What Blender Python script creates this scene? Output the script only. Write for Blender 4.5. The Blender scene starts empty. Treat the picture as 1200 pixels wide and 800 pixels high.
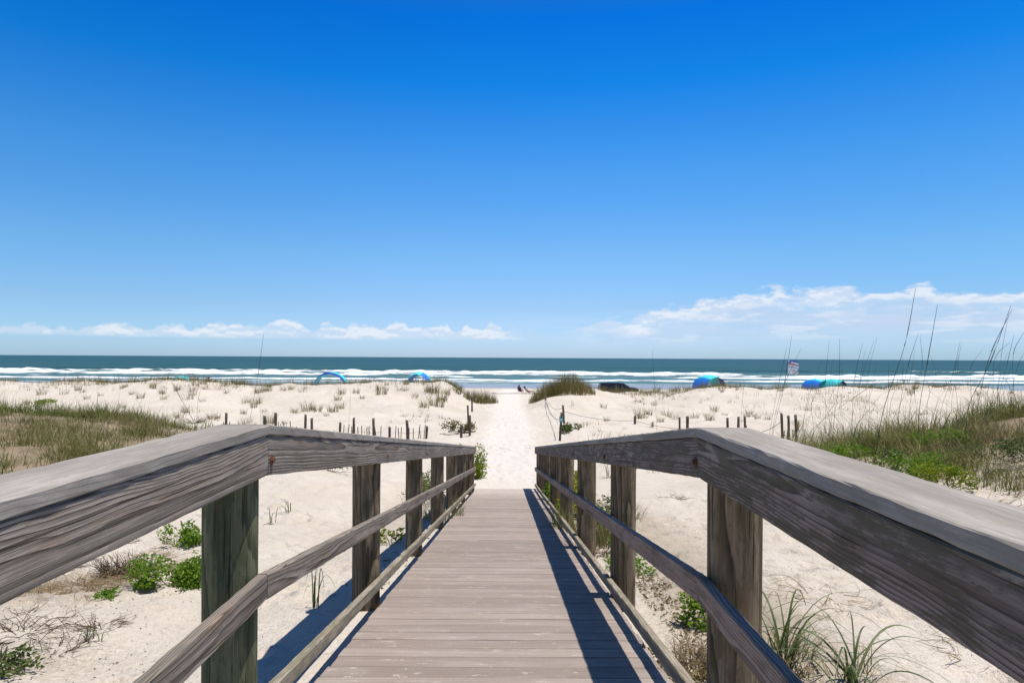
import bpy, bmesh, math, random
import numpy as np
from mathutils import Vector, Matrix

random.seed(7)
RNG = np.random.default_rng(11)
S = bpy.context.scene
COL = S.collection
R = math.radians
CAMZ = 6.0
F = 800.0
X0 = 597.0

def hor(px): return 415.7 + 6.6 * px / 1200.0
def at(px, py, Y):
    """pixel of the photograph at depth Y -> world point"""
    return Vector(((px - X0) * Y / F, Y, CAMZ - (py - hor(px)) * Y / F))

# ------------------------------------------------------------------ noise
_P = RNG.permutation(512)
_V = RNG.random(512)
def vnoise(x, y, s=0):
    x = np.asarray(x, float); y = np.asarray(y, float)
    xi = np.floor(x).astype(int); yi = np.floor(y).astype(int)
    fx = x - xi; fy = y - yi
    fx = fx * fx * fx * (fx * (fx * 6 - 15) + 10); fy = fy * fy * fy * (fy * (fy * 6 - 15) + 10)
    def h(a, b): return _V[(_P[(a + s * 17) % 512] + b * 7 + _P[(b + s) % 512]) % 512]
    a = h(xi, yi); b = h(xi + 1, yi); c = h(xi, yi + 1); d = h(xi + 1, yi + 1)
    return (a + (b - a) * fx) * (1 - fy) + (c + (d - c) * fx) * fy
def fbm(x, y, o=4, s=0):
    t = 0; a = 1; n = 0
    for i in range(o):
        t = t + a * vnoise(x * 2 ** i + 13.7 * i, y * 2 ** i - 7.3 * i, s + i); n += a; a *= .5
    return t / n - .5
def sstep(a, b, x):
    t = np.clip((np.asarray(x, float) - a) / (b - a), 0, 1); return t * t * (3 - 2 * t)

# ------------------------------------------------------------------ tagging
def tag(o, label=None, cat=None, group=None, kind=None):
    if label: o['label'] = label
    if cat: o['category'] = cat
    if group: o['group'] = group
    if kind: o['kind'] = kind
    return o
def empty(name, loc=(0, 0, 0), rz=0):
    o = bpy.data.objects.new(name, None); COL.objects.link(o)
    o.location = loc; o.rotation_euler = (0, 0, rz); o.empty_display_size = .2
    return o
def link(name, me, mat=None, parent=None, loc=None, smooth=False):
    o = bpy.data.objects.new(name, me); COL.objects.link(o)
    if mat:
        for m in (mat if isinstance(mat, (list, tuple)) else [mat]): me.materials.append(m)
    if parent: o.parent = parent
    if loc is not None: o.location = loc
    me.polygons.foreach_set('use_smooth', [bool(smooth)] * len(me.polygons))
    return o
def np_mesh(name, V, Fc, attrs=None):
    """V (n,3); Fc list of int arrays (m,k) ; attrs {name:(type, array)} on points"""
    me = bpy.data.meshes.new(name)
    V = np.asarray(V, np.float32)
    me.vertices.add(len(V)); me.vertices.foreach_set('co', V.ravel())
    idx = np.concatenate([f.ravel() for f in Fc]).astype(np.int32)
    tot = np.concatenate([np.full(len(f), f.shape[1]) for f in Fc]).astype(np.int32)
    st = np.concatenate([[0], np.cumsum(tot)[:-1]]).astype(np.int32)
    me.loops.add(len(idx)); me.loops.foreach_set('vertex_index', idx)
    me.polygons.add(len(tot)); me.polygons.foreach_set('loop_start', st)
    try: me.polygons.foreach_set('loop_total', tot)
    except Exception: pass
    me.update(calc_edges=True); me.validate()
    for k, (t, a) in (attrs or {}).items():
        at_ = me.attributes.new(k, t, 'POINT')
        at_.data.foreach_set('vector' if t == 'FLOAT_VECTOR' else 'value', np.asarray(a, np.float32).ravel())
    return me

# ------------------------------------------------------------------ node helper
class NT:
    def __init__(s, name, world=False):
        if world:
            s.m = bpy.data.worlds.new(name)
        else:
            s.m = bpy.data.materials.new(name)
        s.m.use_nodes = True
        s.t = s.m.node_tree; s.t.nodes.clear()
    def n(s, typ, ins=None, **kw):
        nd = s.t.nodes.new(typ)
        for k, v in kw.items(): setattr(nd, k, v)
        for k, v in (ins or {}).items():
            sk = nd.inputs[k]
            if isinstance(v, bpy.types.NodeSocket): s.t.links.new(v, sk)
            else: sk.default_value = v
        return nd
    def math(s, op, a, b=0.0, c=None, clamp=False):
        d = {0: a, 1: b}
        if c is not None: d[2] = c
        return s.n('ShaderNodeMath', d, operation=op, use_clamp=clamp).outputs[0]
    def vec(s, op, a, b=(0, 0, 0)):
        return s.n('ShaderNodeVectorMath', {0: a, 1: b}, operation=op).outputs[0]
    def noise(s, vec, scale=5., detail=3., rough=.5, dist=0., out='Fac'):
        return s.n('ShaderNodeTexNoise', {'Vector': vec, 'Scale': scale, 'Detail': detail, 'Roughness': rough, 'Distortion': dist}).outputs[out]
    def ramp(s, f, a, b, c=0., d=1., smooth=True):
        return s.n('ShaderNodeMapRange', {0: f, 1: a, 2: b, 3: c, 4: d}, interpolation_type='SMOOTHSTEP' if smooth else 'LINEAR').outputs[0]
    def mix(s, f, a, b, blend='MIX'):
        nd = s.t.nodes.new('ShaderNodeMix'); nd.data_type = 'RGBA'; nd.blend_type = blend
        for k, v in ((0, f), (6, a), (7, b)):
            if isinstance(v, bpy.types.NodeSocket): s.t.links.new(v, nd.inputs[k])
            else: nd.inputs[k].default_value = (*v, 1) if isinstance(v, tuple) and len(v) == 3 else v
        return nd.outputs[2]
    def attr(s, name, out='Fac'):
        return s.n('ShaderNodeAttribute', attribute_name=name).outputs[out]
    def xyz(s, v):
        return s.n('ShaderNodeSeparateXYZ', {0: v}).outputs
    def comb(s, x, y, z):
        return s.n('ShaderNodeCombineXYZ', {0: x, 1: y, 2: z}).outputs[0]
    def bump(s, h, strength=.5, dist=.01, normal=None):
        d = {'Height': h, 'Strength': strength, 'Distance': dist}
        if normal: d['Normal'] = normal
        return s.n('ShaderNodeBump', d).outputs[0]
    def out(s, sh):
        s.n('ShaderNodeOutputMaterial', {'Surface': sh}); return s.m
    def bsdf(s, col, rough=.8, normal=None, spec=.3, **kw):
        d = {'Base Color': (*col, 1) if isinstance(col, tuple) and len(col) == 3 else col, 'Roughness': rough, 'Specular IOR Level': spec}
        if normal: d['Normal'] = normal
        d.update(kw)
        return s.n('ShaderNodeBsdfPrincipled', d).outputs[0]

def mat_plain(name, col, rough=.7, var=.25, scale=6., spec=.3, metal=0.):
    t = NT(name)
    o = t.n('ShaderNodeTexCoord').outputs['Object']
    f = t.noise(o, scale, 4, .6)
    a = tuple(c * (1 - var) for c in col); b = tuple(min(1, c * (1 + var)) for c in col)
    nm = t.bump(t.noise(o, scale * 8, 3), .15, .01)
    return t.out(t.bsdf(t.mix(f, a, b), rough, nm, spec, Metallic=metal))

# ---- weathered timber
def mat_wood(name, light, dark, stain, alga, stain_amt=.4, alga_amt=.3, contrast=1., ringw=.012, bump=.5, athr=.47, crackt=.635, knots=1.):
    t = NT(name)
    g = t.attr('gc', 'Vector')
    gx, gy, gz = t.xyz(g)[:3]
    lo = t.noise(t.vec('MULTIPLY', g, (.8, 2., 2.)), 1., 2, .5)
    lo2 = t.noise(t.vec('MULTIPLY', g, (2.6, 12., 12.)), 1., 3, .55)
    # knots: the grain swings round them
    kv = t.n('ShaderNodeTexVoronoi', {'Vector': t.comb(t.math('MULTIPLY', gx, 1.25), t.math('MULTIPLY', gy, 4.2), t.math('MULTIPLY', gz, .6)), 'Scale': 1.0, 'Randomness': .9}, feature='F1').outputs['Distance']
    k2 = t.math('MULTIPLY', kv, kv)
    kn = t.math('MULTIPLY', t.math('POWER', 2.718, t.math('MULTIPLY', k2, -20.)), knots)
    core = t.math('MULTIPLY', t.math('POWER', 2.718, t.math('MULTIPLY', k2, -420.)), knots)
    yy = t.math('ADD', t.math('MULTIPLY', t.math('SUBTRACT', lo, .5), .085), gy)
    yy = t.math('ADD', yy, t.math('MULTIPLY', kn, .050))
    yy = t.math('ADD', yy, t.math('MULTIPLY', t.math('SUBTRACT', lo2, .5), .018))
    zz = t.math('ADD', gz, t.math('ADD', .012, t.math('MULTIPLY', lo, .03)))
    rr = t.math('SQRT', t.math('ADD', t.math('MULTIPLY', yy, yy), t.math('MULTIPLY', zz, zz)))
    rr = t.math('ADD', rr, t.math('MULTIPLY', t.math('SUBTRACT', t.noise(t.vec('MULTIPLY', g, (2., 40., 40.)), 1., 2, .5), .5), ringw * .55))
    ph = t.math('FRACT', t.math('DIVIDE', rr, ringw))
    ring = t.math('MULTIPLY', t.math('POWER', ph, 1.6), t.ramp(ph, .90, 1., 1., .0))
    fib = t.noise(t.vec('MULTIPLY', g, (5., 260., 260.)), 1., 3, .65)
    fib2 = t.noise(t.vec('MULTIPLY', g, (2.2, 140., 140.)), 1., 3, .6)
    crack = t.ramp(t.noise(t.vec('MULTIPLY', g, (1.1, 75., 75.)), 1., 4, .55), crackt, crackt + .04)
    big = t.noise(t.vec('MULTIPLY', g, (1.2, 5., 5.)), 1.3, 4, .6)
    blot = t.noise(t.vec('MULTIPLY', g, (2.6, 11., 11.)), 1.6, 6, .72)
    c = t.mix(t.ramp(big, .3, .7), light, tuple(x * .60 for x in light))
    c = t.mix(t.math('MULTIPLY', t.ramp(blot, .5, .64), stain_amt), c, stain)
    v = t.math('ADD', t.math('MULTIPLY', ring, .85 * contrast), t.math('MULTIPLY', t.math('SUBTRACT', fib, .38), 1.0))
    c = t.mix(t.math('MULTIPLY', v, .9, clamp=True), c, dark)
    c = t.mix(t.math('MULTIPLY', t.ramp(fib2, .54, .70), .32), c, tuple(min(1, x * 1.3) for x in light))
    al = t.noise(t.vec('ADD', t.vec('MULTIPLY', g, (5.5, 24., 24.)), (31., 7., 3.)), 1.1, 7, .72)
    c = t.mix(t.math('MULTIPLY', t.ramp(al, athr, athr + .09), alga_amt), c, alga)
    c = t.mix(t.math('MULTIPLY', crack, .8), c, tuple(x * .35 for x in dark))
    c = t.mix(t.math('MULTIPLY', t.ramp(core, .35, .8), .75), c, (.045, .028, .018))
    h = t.math('SUBTRACT', t.math('SUBTRACT', t.math('MULTIPLY', fib, .8), t.math('MULTIPLY', ring, .5)), t.math('MULTIPLY', crack, 1.5))
    nm = t.bump(h, bump, .003)
    return t.out(t.bsdf(c, .85, nm, .2))

W_RAIL = mat_wood('weathered_rail_timber', (.42, .36, .30), (.072, .056, .044), (.33, .20, .11), (.15, .135, .10), .45, .35, 1.35, .0075, .7)
W_RAILR = mat_wood('mossy_rail_timber', (.41, .335, .275), (.075, .055, .042), (.26, .155, .095), (.105, .092, .056), .4, .72, 1.2, .0075, .7, .455)
W_MIDR = mat_wood('pinkish_mid_rail_timber', (.54, .415, .335), (.12, .085, .062), (.40, .24, .15), (.15, .12, .08), .45, .5, 1.1, .0075, .7, .50)
W_CAP = mat_wood('sunbleached_cap_timber', (.43, .39, .34), (.20, .175, .145), (.31, .26, .20), (.235, .205, .16), .35, .4, .45, .010, .3, .47, .70, .5)
W_KERB = mat_wood('kerb_timber', (.44, .38, .29), (.13, .10, .07), (.30, .22, .11), (.12, .12, .06), .5, .45, .8)
W_POST = mat_wood('treated_post_timber', (.38, .285, .18), (.055, .039, .025), (.21, .115, .06), (.085, .08, .035), .55, .55, 1.3, .012, .7)
W_POSTG = mat_wood('green_treated_post_timber', (.24, .25, .14), (.04, .045, .024), (.19, .12, .055), (.05, .07, .03), .5, .6, 1.2, .013, .7)
W_STAKE = mat_wood('old_stake_timber', (.19, .15, .12), (.05, .04, .033), (.14, .085, .055), (.06, .05, .04), .5, .4, .6, .02)

def mat_deck():
    t = NT('composite_deck_board')
    g = t.attr('gc', 'Vector'); id_ = t.attr('bid')
    gx, gy, gz = t.xyz(g)[:3]
    gr = t.math('SINE', t.math('MULTIPLY', gy, 6.2832 / .0125))
    st = t.noise(t.vec('MULTIPLY', g, (1.0, 130., 1.)), 1., 3, .6)
    big = t.noise(t.vec('MULTIPLY', g, (1.6, 4., 1.)), 1.2, 4, .6)
    c = t.mix(t.ramp(id_, 0, 1), (.27, .218, .172), (.43, .357, .292))
    c = t.mix(t.ramp(st, .35, .7), c, (.25, .197, .16))
    c = t.mix(t.math('MULTIPLY', t.ramp(gr, -.1, -1.), .6), c, (.15, .11, .095))
    c = t.mix(t.math('MULTIPLY', t.ramp(big, .45, .7), .4), c, (.40, .345, .30))
    o = t.n('ShaderNodeTexCoord').outputs['Object']
    sc = t.noise(t.vec('MULTIPLY', o, (3.2, 9., 1.)), 2.4, 5, .72)
    fine = t.noise(o, 130., 2, .6)
    scf = t.math('MULTIPLY', t.ramp(sc, .575, .66), t.ramp(fine, .38, .60))
    c = t.mix(t.math('MULTIPLY', scf, .75), c, (.58, .51, .45))
    # loose sand drifts in from the foot of the ramp and along the edges
    ox, oy, oz = t.xyz(o)[:3]
    sd = t.math('ADD', t.ramp(oy, 8., 16.8), t.math('MULTIPLY', t.noise(o, 3.1, 5, .7), 1.))
    c = t.mix(t.math('MULTIPLY', t.ramp(sd, .62, 1.7), .80), c, (.58, .50, .43))
    sp = t.noise(o, 240., 1, .5)
    c = t.mix(t.math('MULTIPLY', t.ramp(sp, .66, .72), .5), c, (.6, .53, .46))
    nm = t.bump(t.math('ADD', t.math('MULTIPLY', gr, .5), t.math('MULTIPLY', st, .7)), .45, .0025)
    return t.out(t.bsdf(c, .72, nm, .3))
M_DECK = mat_deck()

# ---- sand
def mat_sand():
    t = NT('pale_dune_sand')
    o = t.n('ShaderNodeTexCoord').outputs['Object']
    x, y, z = t.xyz(o)[:3]
    a = t.noise(o, .35, 5, .6); b = t.noise(o, 3.2, 5, .65); d = t.noise(o, 28., 4, .7); e = t.noise(o, 160., 2, .6)
    c = t.mix(t.ramp(a, .3, .7), (.585, .515, .42), (.66, .595, .505))
    c = t.mix(t.math('MULTIPLY', t.ramp(b, .45, .75), .5), c, (.52, .445, .345))
    c = t.mix(t.math('MULTIPLY', t.ramp(d, .35, .75), .35), c, (.49, .415, .32))
    c = t.mix(t.math('MULTIPLY', t.ramp(e, .5, .75), .4), c, (.42, .34, .26))
    # trampled path: cleaner, whiter shell sand
    pw = t.math('MULTIPLY', t.ramp(t.math('ABSOLUTE', t.math('ADD', x, t.math('MULTIPLY', t.math('SUBTRACT', b, .5), 1.))), 1.6, .7), t.ramp(y, 14., 20.))
    c = t.mix(t.math('MULTIPLY', pw, .75), c, (.68, .62, .55))
    # organic flecks away from the path
    fl = t.noise(o, 17., 4, .75)
    area = t.noise(o, .55, 3, .6)
    fm = t.math('MULTIPLY', t.ramp(fl, .635, .68), t.ramp(area, .45, .60))
    fm = t.math('MULTIPLY', fm, t.math('SUBTRACT', 1., pw))
    c = t.mix(t.math('MULTIPLY', fm, .75), c, (.16, .115, .08))
    # litter soaked ground on the vegetated mounds
    lit = t.attr('litter')
    lm = t.math('MULTIPLY', lit, t.ramp(t.math('ADD', d, t.math('MULTIPLY', lit, .6)), .5, .78))
    c = t.mix(t.math('MULTIPLY', lm, .92), c, t.mix(t.ramp(b, .35, .6), (.15, .12, .06), (.27, .20, .125)))
    # wet sand by the water
    wz = t.math('ADD', z, t.math('MULTIPLY', t.math('SUBTRACT', t.noise(t.vec('MULTIPLY', o, (.03, .1, 0)), 1., 3), .5), .35))
    wet = t.ramp(wz, .62, .30)
    c = t.mix(wet, c, (.235, .225, .215))
    rough = t.n('ShaderNodeMapRange', {0: wet, 3: .95, 4: .22}).outputs[0]
    ws = t.n('ShaderNodeTexWave', {'Vector': t.vec('ADD', o, (0, 0, 0)), 'Scale': 2.2, 'Distortion': 6., 'Detail': 2., 'Detail Scale': 1.2}, bands_direction='DIAGONAL').outputs['Fac']
    rip = t.math('MULTIPLY', ws, t.ramp(t.noise(o, .25, 2), .5, .62))
    dry = t.math('SUBTRACT', 1., wet)
    h = t.math('ADD', t.math('MULTIPLY', b, 1.0), t.math('ADD', t.math('MULTIPLY', d, .30), t.math('MULTIPLY', e, .05)))
    h = t.math('MULTIPLY', t.math('ADD', h, t.math('MULTIPLY', rip, .22)), dry)
    nm = t.bump(h, .75, .12)
    return t.out(t.bsdf(c, rough, nm, .3))
M_SAND = mat_sand()

def mat_sea():
    t = NT('sea_water')
    o = t.n('ShaderNodeTexCoord').outputs['Object']
    x, y, z = t.xyz(o)[:3]
    sw = t.noise(t.vec('MULTIPLY', o, (.012, .045, 0.)), 1., 5, .6)
    ch = t.noise(t.vec('MULTIPLY', o, (.10, .35, 0.)), 1., 5, .65)
    far = t.noise(t.vec('MULTIPLY', o, (.0016, .009, 0.)), 1., 4, .6)
    deep = t.mix(t.ramp(far, .3, .7), (.016, .056, .051), (.026, .072, .065))
    shal = t.mix(t.ramp(sw, .35, .65), (.06, .135, .145), (.10, .18, .17))
    mid = t.mix(t.ramp(sw, .3, .7), (.016, .058, .050), (.038, .092, .074))
    c = t.mix(t.ramp(y, 215., 330.), shal, mid)
    c = t.mix(t.ramp(y, 320., 900.), c, deep)
    c = t.mix(t.math('MULTIPLY', t.ramp(ch, .5, .72), .5), c, (.04, .105, .10))
    c = t.mix(t.math('MULTIPLY', t.ramp(ch, .48, .3), .45), c, (.009, .042, .045))
    fo = t.attr('foam')
    fn = t.noise(t.vec('MULTIPLY', o, (.13, .55, 0.)), 1., 7, .70)
    fm = t.ramp(t.math('ADD', fo, t.math('MULTIPLY', t.math('SUBTRACT', fn, .5), 2.1)), .42, .92)
    cap = t.noise(t.vec('MULTIPLY', o, (.035, .16, 0.)), 1., 4, .62)
    cm = t.math('MULTIPLY', t.ramp(cap, .735, .765), t.ramp(y, 1500., 260.))
    fm = t.math('MAXIMUM', fm, t.math('MULTIPLY', cm, .8))
    c = t.mix(fm, c, (.76, .78, .78))
    nm = t.bump(t.math('ADD', sw, t.math('ADD', ch, t.math('MULTIPLY', fn, .5))), .6, .6)
    rough = t.n('ShaderNodeMapRange', {0: fm, 3: .38, 4: .9}).outputs[0]
    return t.out(t.bsdf(c, rough, nm, .05))
M_SEA = mat_sea()

# ---- foliage: 'tint' 0..1 picks along a range of three colours, thin leaves let light through
def mat_leaf(name, c0, c1, c2, trans=.3, rough=.6):
    t = NT(name)
    a = t.attr('tint')
    c = t.mix(t.ramp(a, 0., .5, smooth=False), c0, c1)
    c = t.mix(t.ramp(a, .5, 1., smooth=False), c, c2)
    o = t.n('ShaderNodeTexCoord').outputs['Object']
    c = t.mix(t.math('MULTIPLY', t.noise(o, 40., 2), .35), c, tuple(x * .5 for x in c0))
    d = t.bsdf(c, rough, None, .25)
    tr = t.n('ShaderNodeBsdfTranslucent', {'Color': c}).outputs[0]
    return t.out(t.n('ShaderNodeMixShader', {0: trans, 1: d, 2: tr}).outputs[0])
L_GRASS = mat_leaf('dune_grass_blades', (.12, .17, .022), (.25, .24, .065), (.42, .33, .17))
L_OLIVE = mat_leaf('olive_dune_grass', (.12, .12, .03), (.24, .195, .06), (.40, .31, .14))
L_DRY = mat_leaf('dry_dune_grass', (.20, .155, .065), (.30, .235, .12), (.42, .33, .20))
L_BRIGHT = mat_leaf('fresh_green_leaves', (.11, .21, .018), (.22, .36, .03), (.34, .44, .06), .45, .5)
L_YELLOW = mat_leaf('yellow_green_leaves', (.13, .21, .012), (.30, .35, .018), (.52, .43, .02), .4, .5)
L_MUTED = mat_leaf('grey_green_leaves', (.09, .13, .03), (.17, .21, .065), (.27, .26, .11), .35)
L_BLADE = mat_leaf('long_green_blades', (.05, .085, .02), (.10, .14, .04), (.20, .22, .09), .25, .45)
M_TWIG = mat_leaf('dead_twigs', (.055, .035, .022), (.12, .08, .05), (.22, .16, .10), .0, .9)
M_STRAW = mat_leaf('straw_stems', (.20, .14, .07), (.32, .24, .13), (.42, .32, .19), .0, .8)
M_STALK = mat_leaf('sea_oat_stalk', (.045, .04, .03), (.075, .065, .045), (.12, .10, .06), .0, .8)

# ================================================================== TERRAIN
_by = np.array([-40, 0, 2.4, 4.8, 9.3, 14, 17.5, 18.6, 22, 28, 36, 45, 60, 75, 90, 120, 157, 200, 300, 420.])
_bz = np.array([-1.7, -1.5, -1.45, -1.74, -2.345, -2.985, -3.43, -3.40, -3.42, -3.45, -3.6, -3.75, -3.93, -4.15, -4.6, -5.5, -6.05, -7.3, -9., -10.])
def gau(x, y, cx, cy, sx, sy): return np.exp(-(((x - cx) / sx) ** 2 + ((y - cy) / sy) ** 2))
def H(x, y):
    x = np.asarray(x, float); y = np.asarray(y, float)
    z = np.interp(y, _by, _bz)
    off = sstep(1.0, 2.6, np.abs(x))
    # fore dune with the gap of the path
    gap = sstep(2.0, 6.0, np.abs(x + .2) + .5 * fbm(y * .3, x * 0 + 3., 2, 5))
    amp = 1.5 + 1.0 * fbm(x * .09, y * .03, 3, 2) + .35 * gau(x, 0, -6, 0, 3.5, 1) + .32 * gau(x, 0, 18., 0, 4., 1) - .38 * gau(x, 0, 11, 0, 5, 1) - .02 * sstep(14, 24, x)
    yc = 60 + 5 * fbm(x * .05, x * 0, 2, 9)
    wid = np.where(y < yc, 9.0, 7.5)
    z = z + gap * amp * np.exp(-((y - yc) / wid) ** 2)
    # near mounds
    z = z + 1.75 * gau(x, y, -14.5, 19, 7, 5.8) + .60 * gau(x, y, -4.4, 14.2, 2.4, 2.6)
    z = z + 2.15 * gau(x, y, 13.0, 14.3, 6.8, 5.6)
    z = z + .55 * gau(x, y, 2.9, 53., 4., 5.) * sstep(.8, 3., x)
    # near field left of the walk drops a little
    z = z - .16 * sstep(1.1, 2.2, -x) * sstep(9., 3., y)
    # rolling
    hum = (.9 * fbm(x * .13, y * .13, 4, 21) + .55 * fbm(x * .42, y * .42, 3, 27) * sstep(18, 27, y)) * sstep(2.2, 7., np.abs(x)) * sstep(100., 65., y)
    z = z + hum * (.35 + .65 * sstep(9, 25, y))
    near = .16 * fbm(x * .9, y * .9, 4, 33) * off * sstep(105., 85., y)
    z = z + near
    z = z + .05 * fbm(x * 1.7, y * 1.7, 3, 41) * sstep(17.4, 20, y) * (1 - off) * sstep(105., 85., y)
    # the ramp keeps its own boards clear of the sand
    dk = -1.316 - .135 * np.clip(y - 2.4, 0, None) - .075
    msk = sstep(1.35, .9, np.abs(x)) * sstep(17.48, 17.40, y)
    z = z * (1 - msk) + np.minimum(z, dk) * msk
    return z + CAMZ
def hz(x, y): return float(H(np.array([x]), np.array([y]))[0])

def axis(lo, hi, c, fine, k):
    a = [c]
    while a[-1] < hi: a.append(a[-1] + max(fine, k * abs(a[-1] - c)))
    b = [c]
    while b[-1] > lo: b.append(b[-1] - max(fine, k * abs(b[-1] - c)))
    return np.array(sorted(set(a + b)))
gx = axis(-330, 330, 0., .055, .0135)
gy = np.concatenate([np.arange(-12, 0, .3), axis(0, 260, 0., .055, .0095)[0:]])
GX, GY = np.meshgrid(gx, gy)
GZ = H(GX, GY)
# footprints and scuffs
def dent(cx, cy, r, d, ang, el):
    i0, i1 = np.searchsorted(gx, [cx - r * 2.4, cx + r * 2.4]); j0, j1 = np.searchsorted(gy, [cy - r * 2.4, cy + r * 2.4])
    if i1 - i0 < 2 or j1 - j0 < 2: return
    X = GX[j0:j1, i0:i1] - cx; Y = GY[j0:j1, i0:i1] - cy
    u = (X * math.cos(ang) + Y * math.sin(ang)) / (r * el); v = (-X * math.sin(ang) + Y * math.cos(ang)) / r
    q = u * u + v * v
    GZ[j0:j1, i0:i1] += d * (-np.exp(-q * 1.6) + .55 * np.exp(-((np.sqrt(q) - 1.35) / .38) ** 2))
for _ in range(620):
    dent(RNG.uniform(-9, -1.3), RNG.uniform(2.5, 14), RNG.uniform(.05, .13), RNG.uniform(.015, .05), RNG.uniform(0, 6.3), RNG.uniform(1, 1.9))
for _ in range(760):
    dent(RNG.uniform(1.15, 8), RNG.uniform(2.2, 13), RNG.uniform(.05, .14), RNG.uniform(.015, .055), RNG.uniform(0, 6.3), RNG.uniform(1, 1.9))
for _ in range(1500):
    yy = RNG.uniform(18.3, 80); dent(RNG.normal(0, .9 + .012 * yy), yy, RNG.uniform(.12, .2), RNG.uniform(.012, .03), RNG.uniform(1.1, 2.0), RNG.uniform(1.2, 1.9))
for _ in range(500):
    yy = RNG.uniform(20, 55); dent(RNG.uniform(-22, 22), yy, RNG.uniform(.25, .6), RNG.uniform(.02, .09), RNG.uniform(0, 6.3), RNG.uniform(1, 2))
lit = np.clip(gau(GX, GY, -15, 17.5, 8.5, 6.6) * 2.2 - .45, 0, 1) + np.clip(gau(GX, GY, 13.2, 14.4, 7.8, 6.3) * 2.2 - .5, 0, 1)
lit += .55 * gau(GX, GY, 1.5, 4.2, .5, 2.) + .6 * gau(GX, GY, -3.7, 5.6, .9, .8) + .5 * gau(GX, GY, 1.7, 9., .8, 5.) + .4 * gau(GX, GY, -1.6, 10., .7, 5.) + .45 * gau(GX, GY, -2.9, 3.9, .7, .5)
lit = np.clip(lit * (1 - np.exp(-(GX / .8) ** 2) * (GY > 17)), 0, 1)
nx, ny = len(gx), len(gy)
ii = (np.arange(ny - 1)[:, None] * nx + np.arange(nx - 1)[None, :]).ravel()
me = np_mesh('sand', np.stack([GX, GY, GZ], -1).reshape(-1, 3), [np.stack([ii, ii + 1, ii + nx + 1, ii + nx], -1)], {'litter': ('FLOAT', lit.ravel())})
tag(link('sand', me, M_SAND, smooth=True), kind='structure')

# ================================================================== SEA
sy = np.concatenate([np.arange(140, 330, .9), axis(330, 2500, 300, .9, .02)[1:]])
sy = np.unique(np.concatenate([sy[sy < 2500], np.geomspace(2500, 60000, 40)]))
ncol = 620
u = np.linspace(-1, 1, ncol)
SX = u[None, :] * (260 + np.clip(sy - 160, 0, None) * .95)[:, None]
SY = np.repeat(sy[:, None], ncol, 1)
SZ = np.zeros_like(SX); foam = np.zeros_like(SX)
SZ += .16 * (fbm(SX * .03, SY * .11, 3, 51)) * sstep(160, 200, SY) * sstep(2500, 500, SY) * 2
def breaker(yc0, amp, width, back, seed, keep, hgt):
    global SZ, foam
    yc = yc0 + amp * 2 * fbm(SX * .012, SX * 0 + seed, 3, seed)
    d = SY - yc
    pres = sstep(keep - .09, keep + .05, vnoise(SX * .011 + seed * 3.1, SX * 0 + .5, seed) * .7 + .3 * vnoise(SX * .05, SX * 0 + 2.5, seed + 3))
    hh = hgt * (.40 + .75 * vnoise(SX * .10, SX * 0 + 7.5, seed + 1) + .55 * vnoise(SX * .42, SY * .1 + 3.5, seed + 2)) * (.45 + .55 * pres)
    prof = np.where(d < 0, np.exp(-(d / (width * .35)) ** 2), np.exp(-(d / width) ** 2))
    SZ += hh * prof
    f = np.where(d < 0, np.exp(-(d / (width * .55)) ** 4), np.exp(-(d / back) ** 2))
    brk = .62 + .75 * vnoise(SX * .085, SY * .02 + seed, seed + 5)
    foam = np.maximum(foam, f * pres * brk)
breaker(178, 6, 2.6, 2.2, 3, .20, .45)
breaker(166, 3, 2, 3, 12, .40, .15)
breaker(226, 14, 3.8, 3.8, 4, .36, .95)
breaker(205, 9, 4, 4, 8, .55, .5)
breaker(262, 14, 6, 8, 5, .50, 1.0)
breaker(330, 22, 6, 5, 6, .70, .8)
breaker(430, 30, 7, 5, 7, .80, .8)
foam += .40 * np.exp(-((SY - 195) / 22) ** 2) * (fbm(SX * .05, SY * .12, 4, 60) + .5) * 1.5 * .8
foam += .7 * np.exp(-((SY - 158) / 3.) ** 2)
nx, ny = ncol, len(sy)
ii = (np.arange(ny - 1)[:, None] * nx + np.arange(nx - 1)[None, :]).ravel()
me = np_mesh('sea', np.stack([SX, SY, SZ], -1).reshape(-1, 3), [np.stack([ii, ii + 1, ii + nx + 1, ii + nx], -1)], {'foam': ('FLOAT', np.clip(foam, 0, 1.2).ravel())})
tag(link('sea', me, M_SEA, smooth=True), kind='structure')

# ================================================================== BOARDWALK
SLOPE = .135
YK, YE, YB = 2.4, 17.5, -3.0
XL, XR = -.846, .664            # inner faces of the railings
DECK = CAMZ - 1.316
RAIL = CAMZ - .240              # cap top at the level part
def line(z0, y): return z0 - SLOPE * max(0., y - YK)
BW = empty('boardwalk', (0, YK, DECK))
tag(BW, 'weathered timber boardwalk ramp with handrails running down to the beach path', 'boardwalk')

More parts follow.
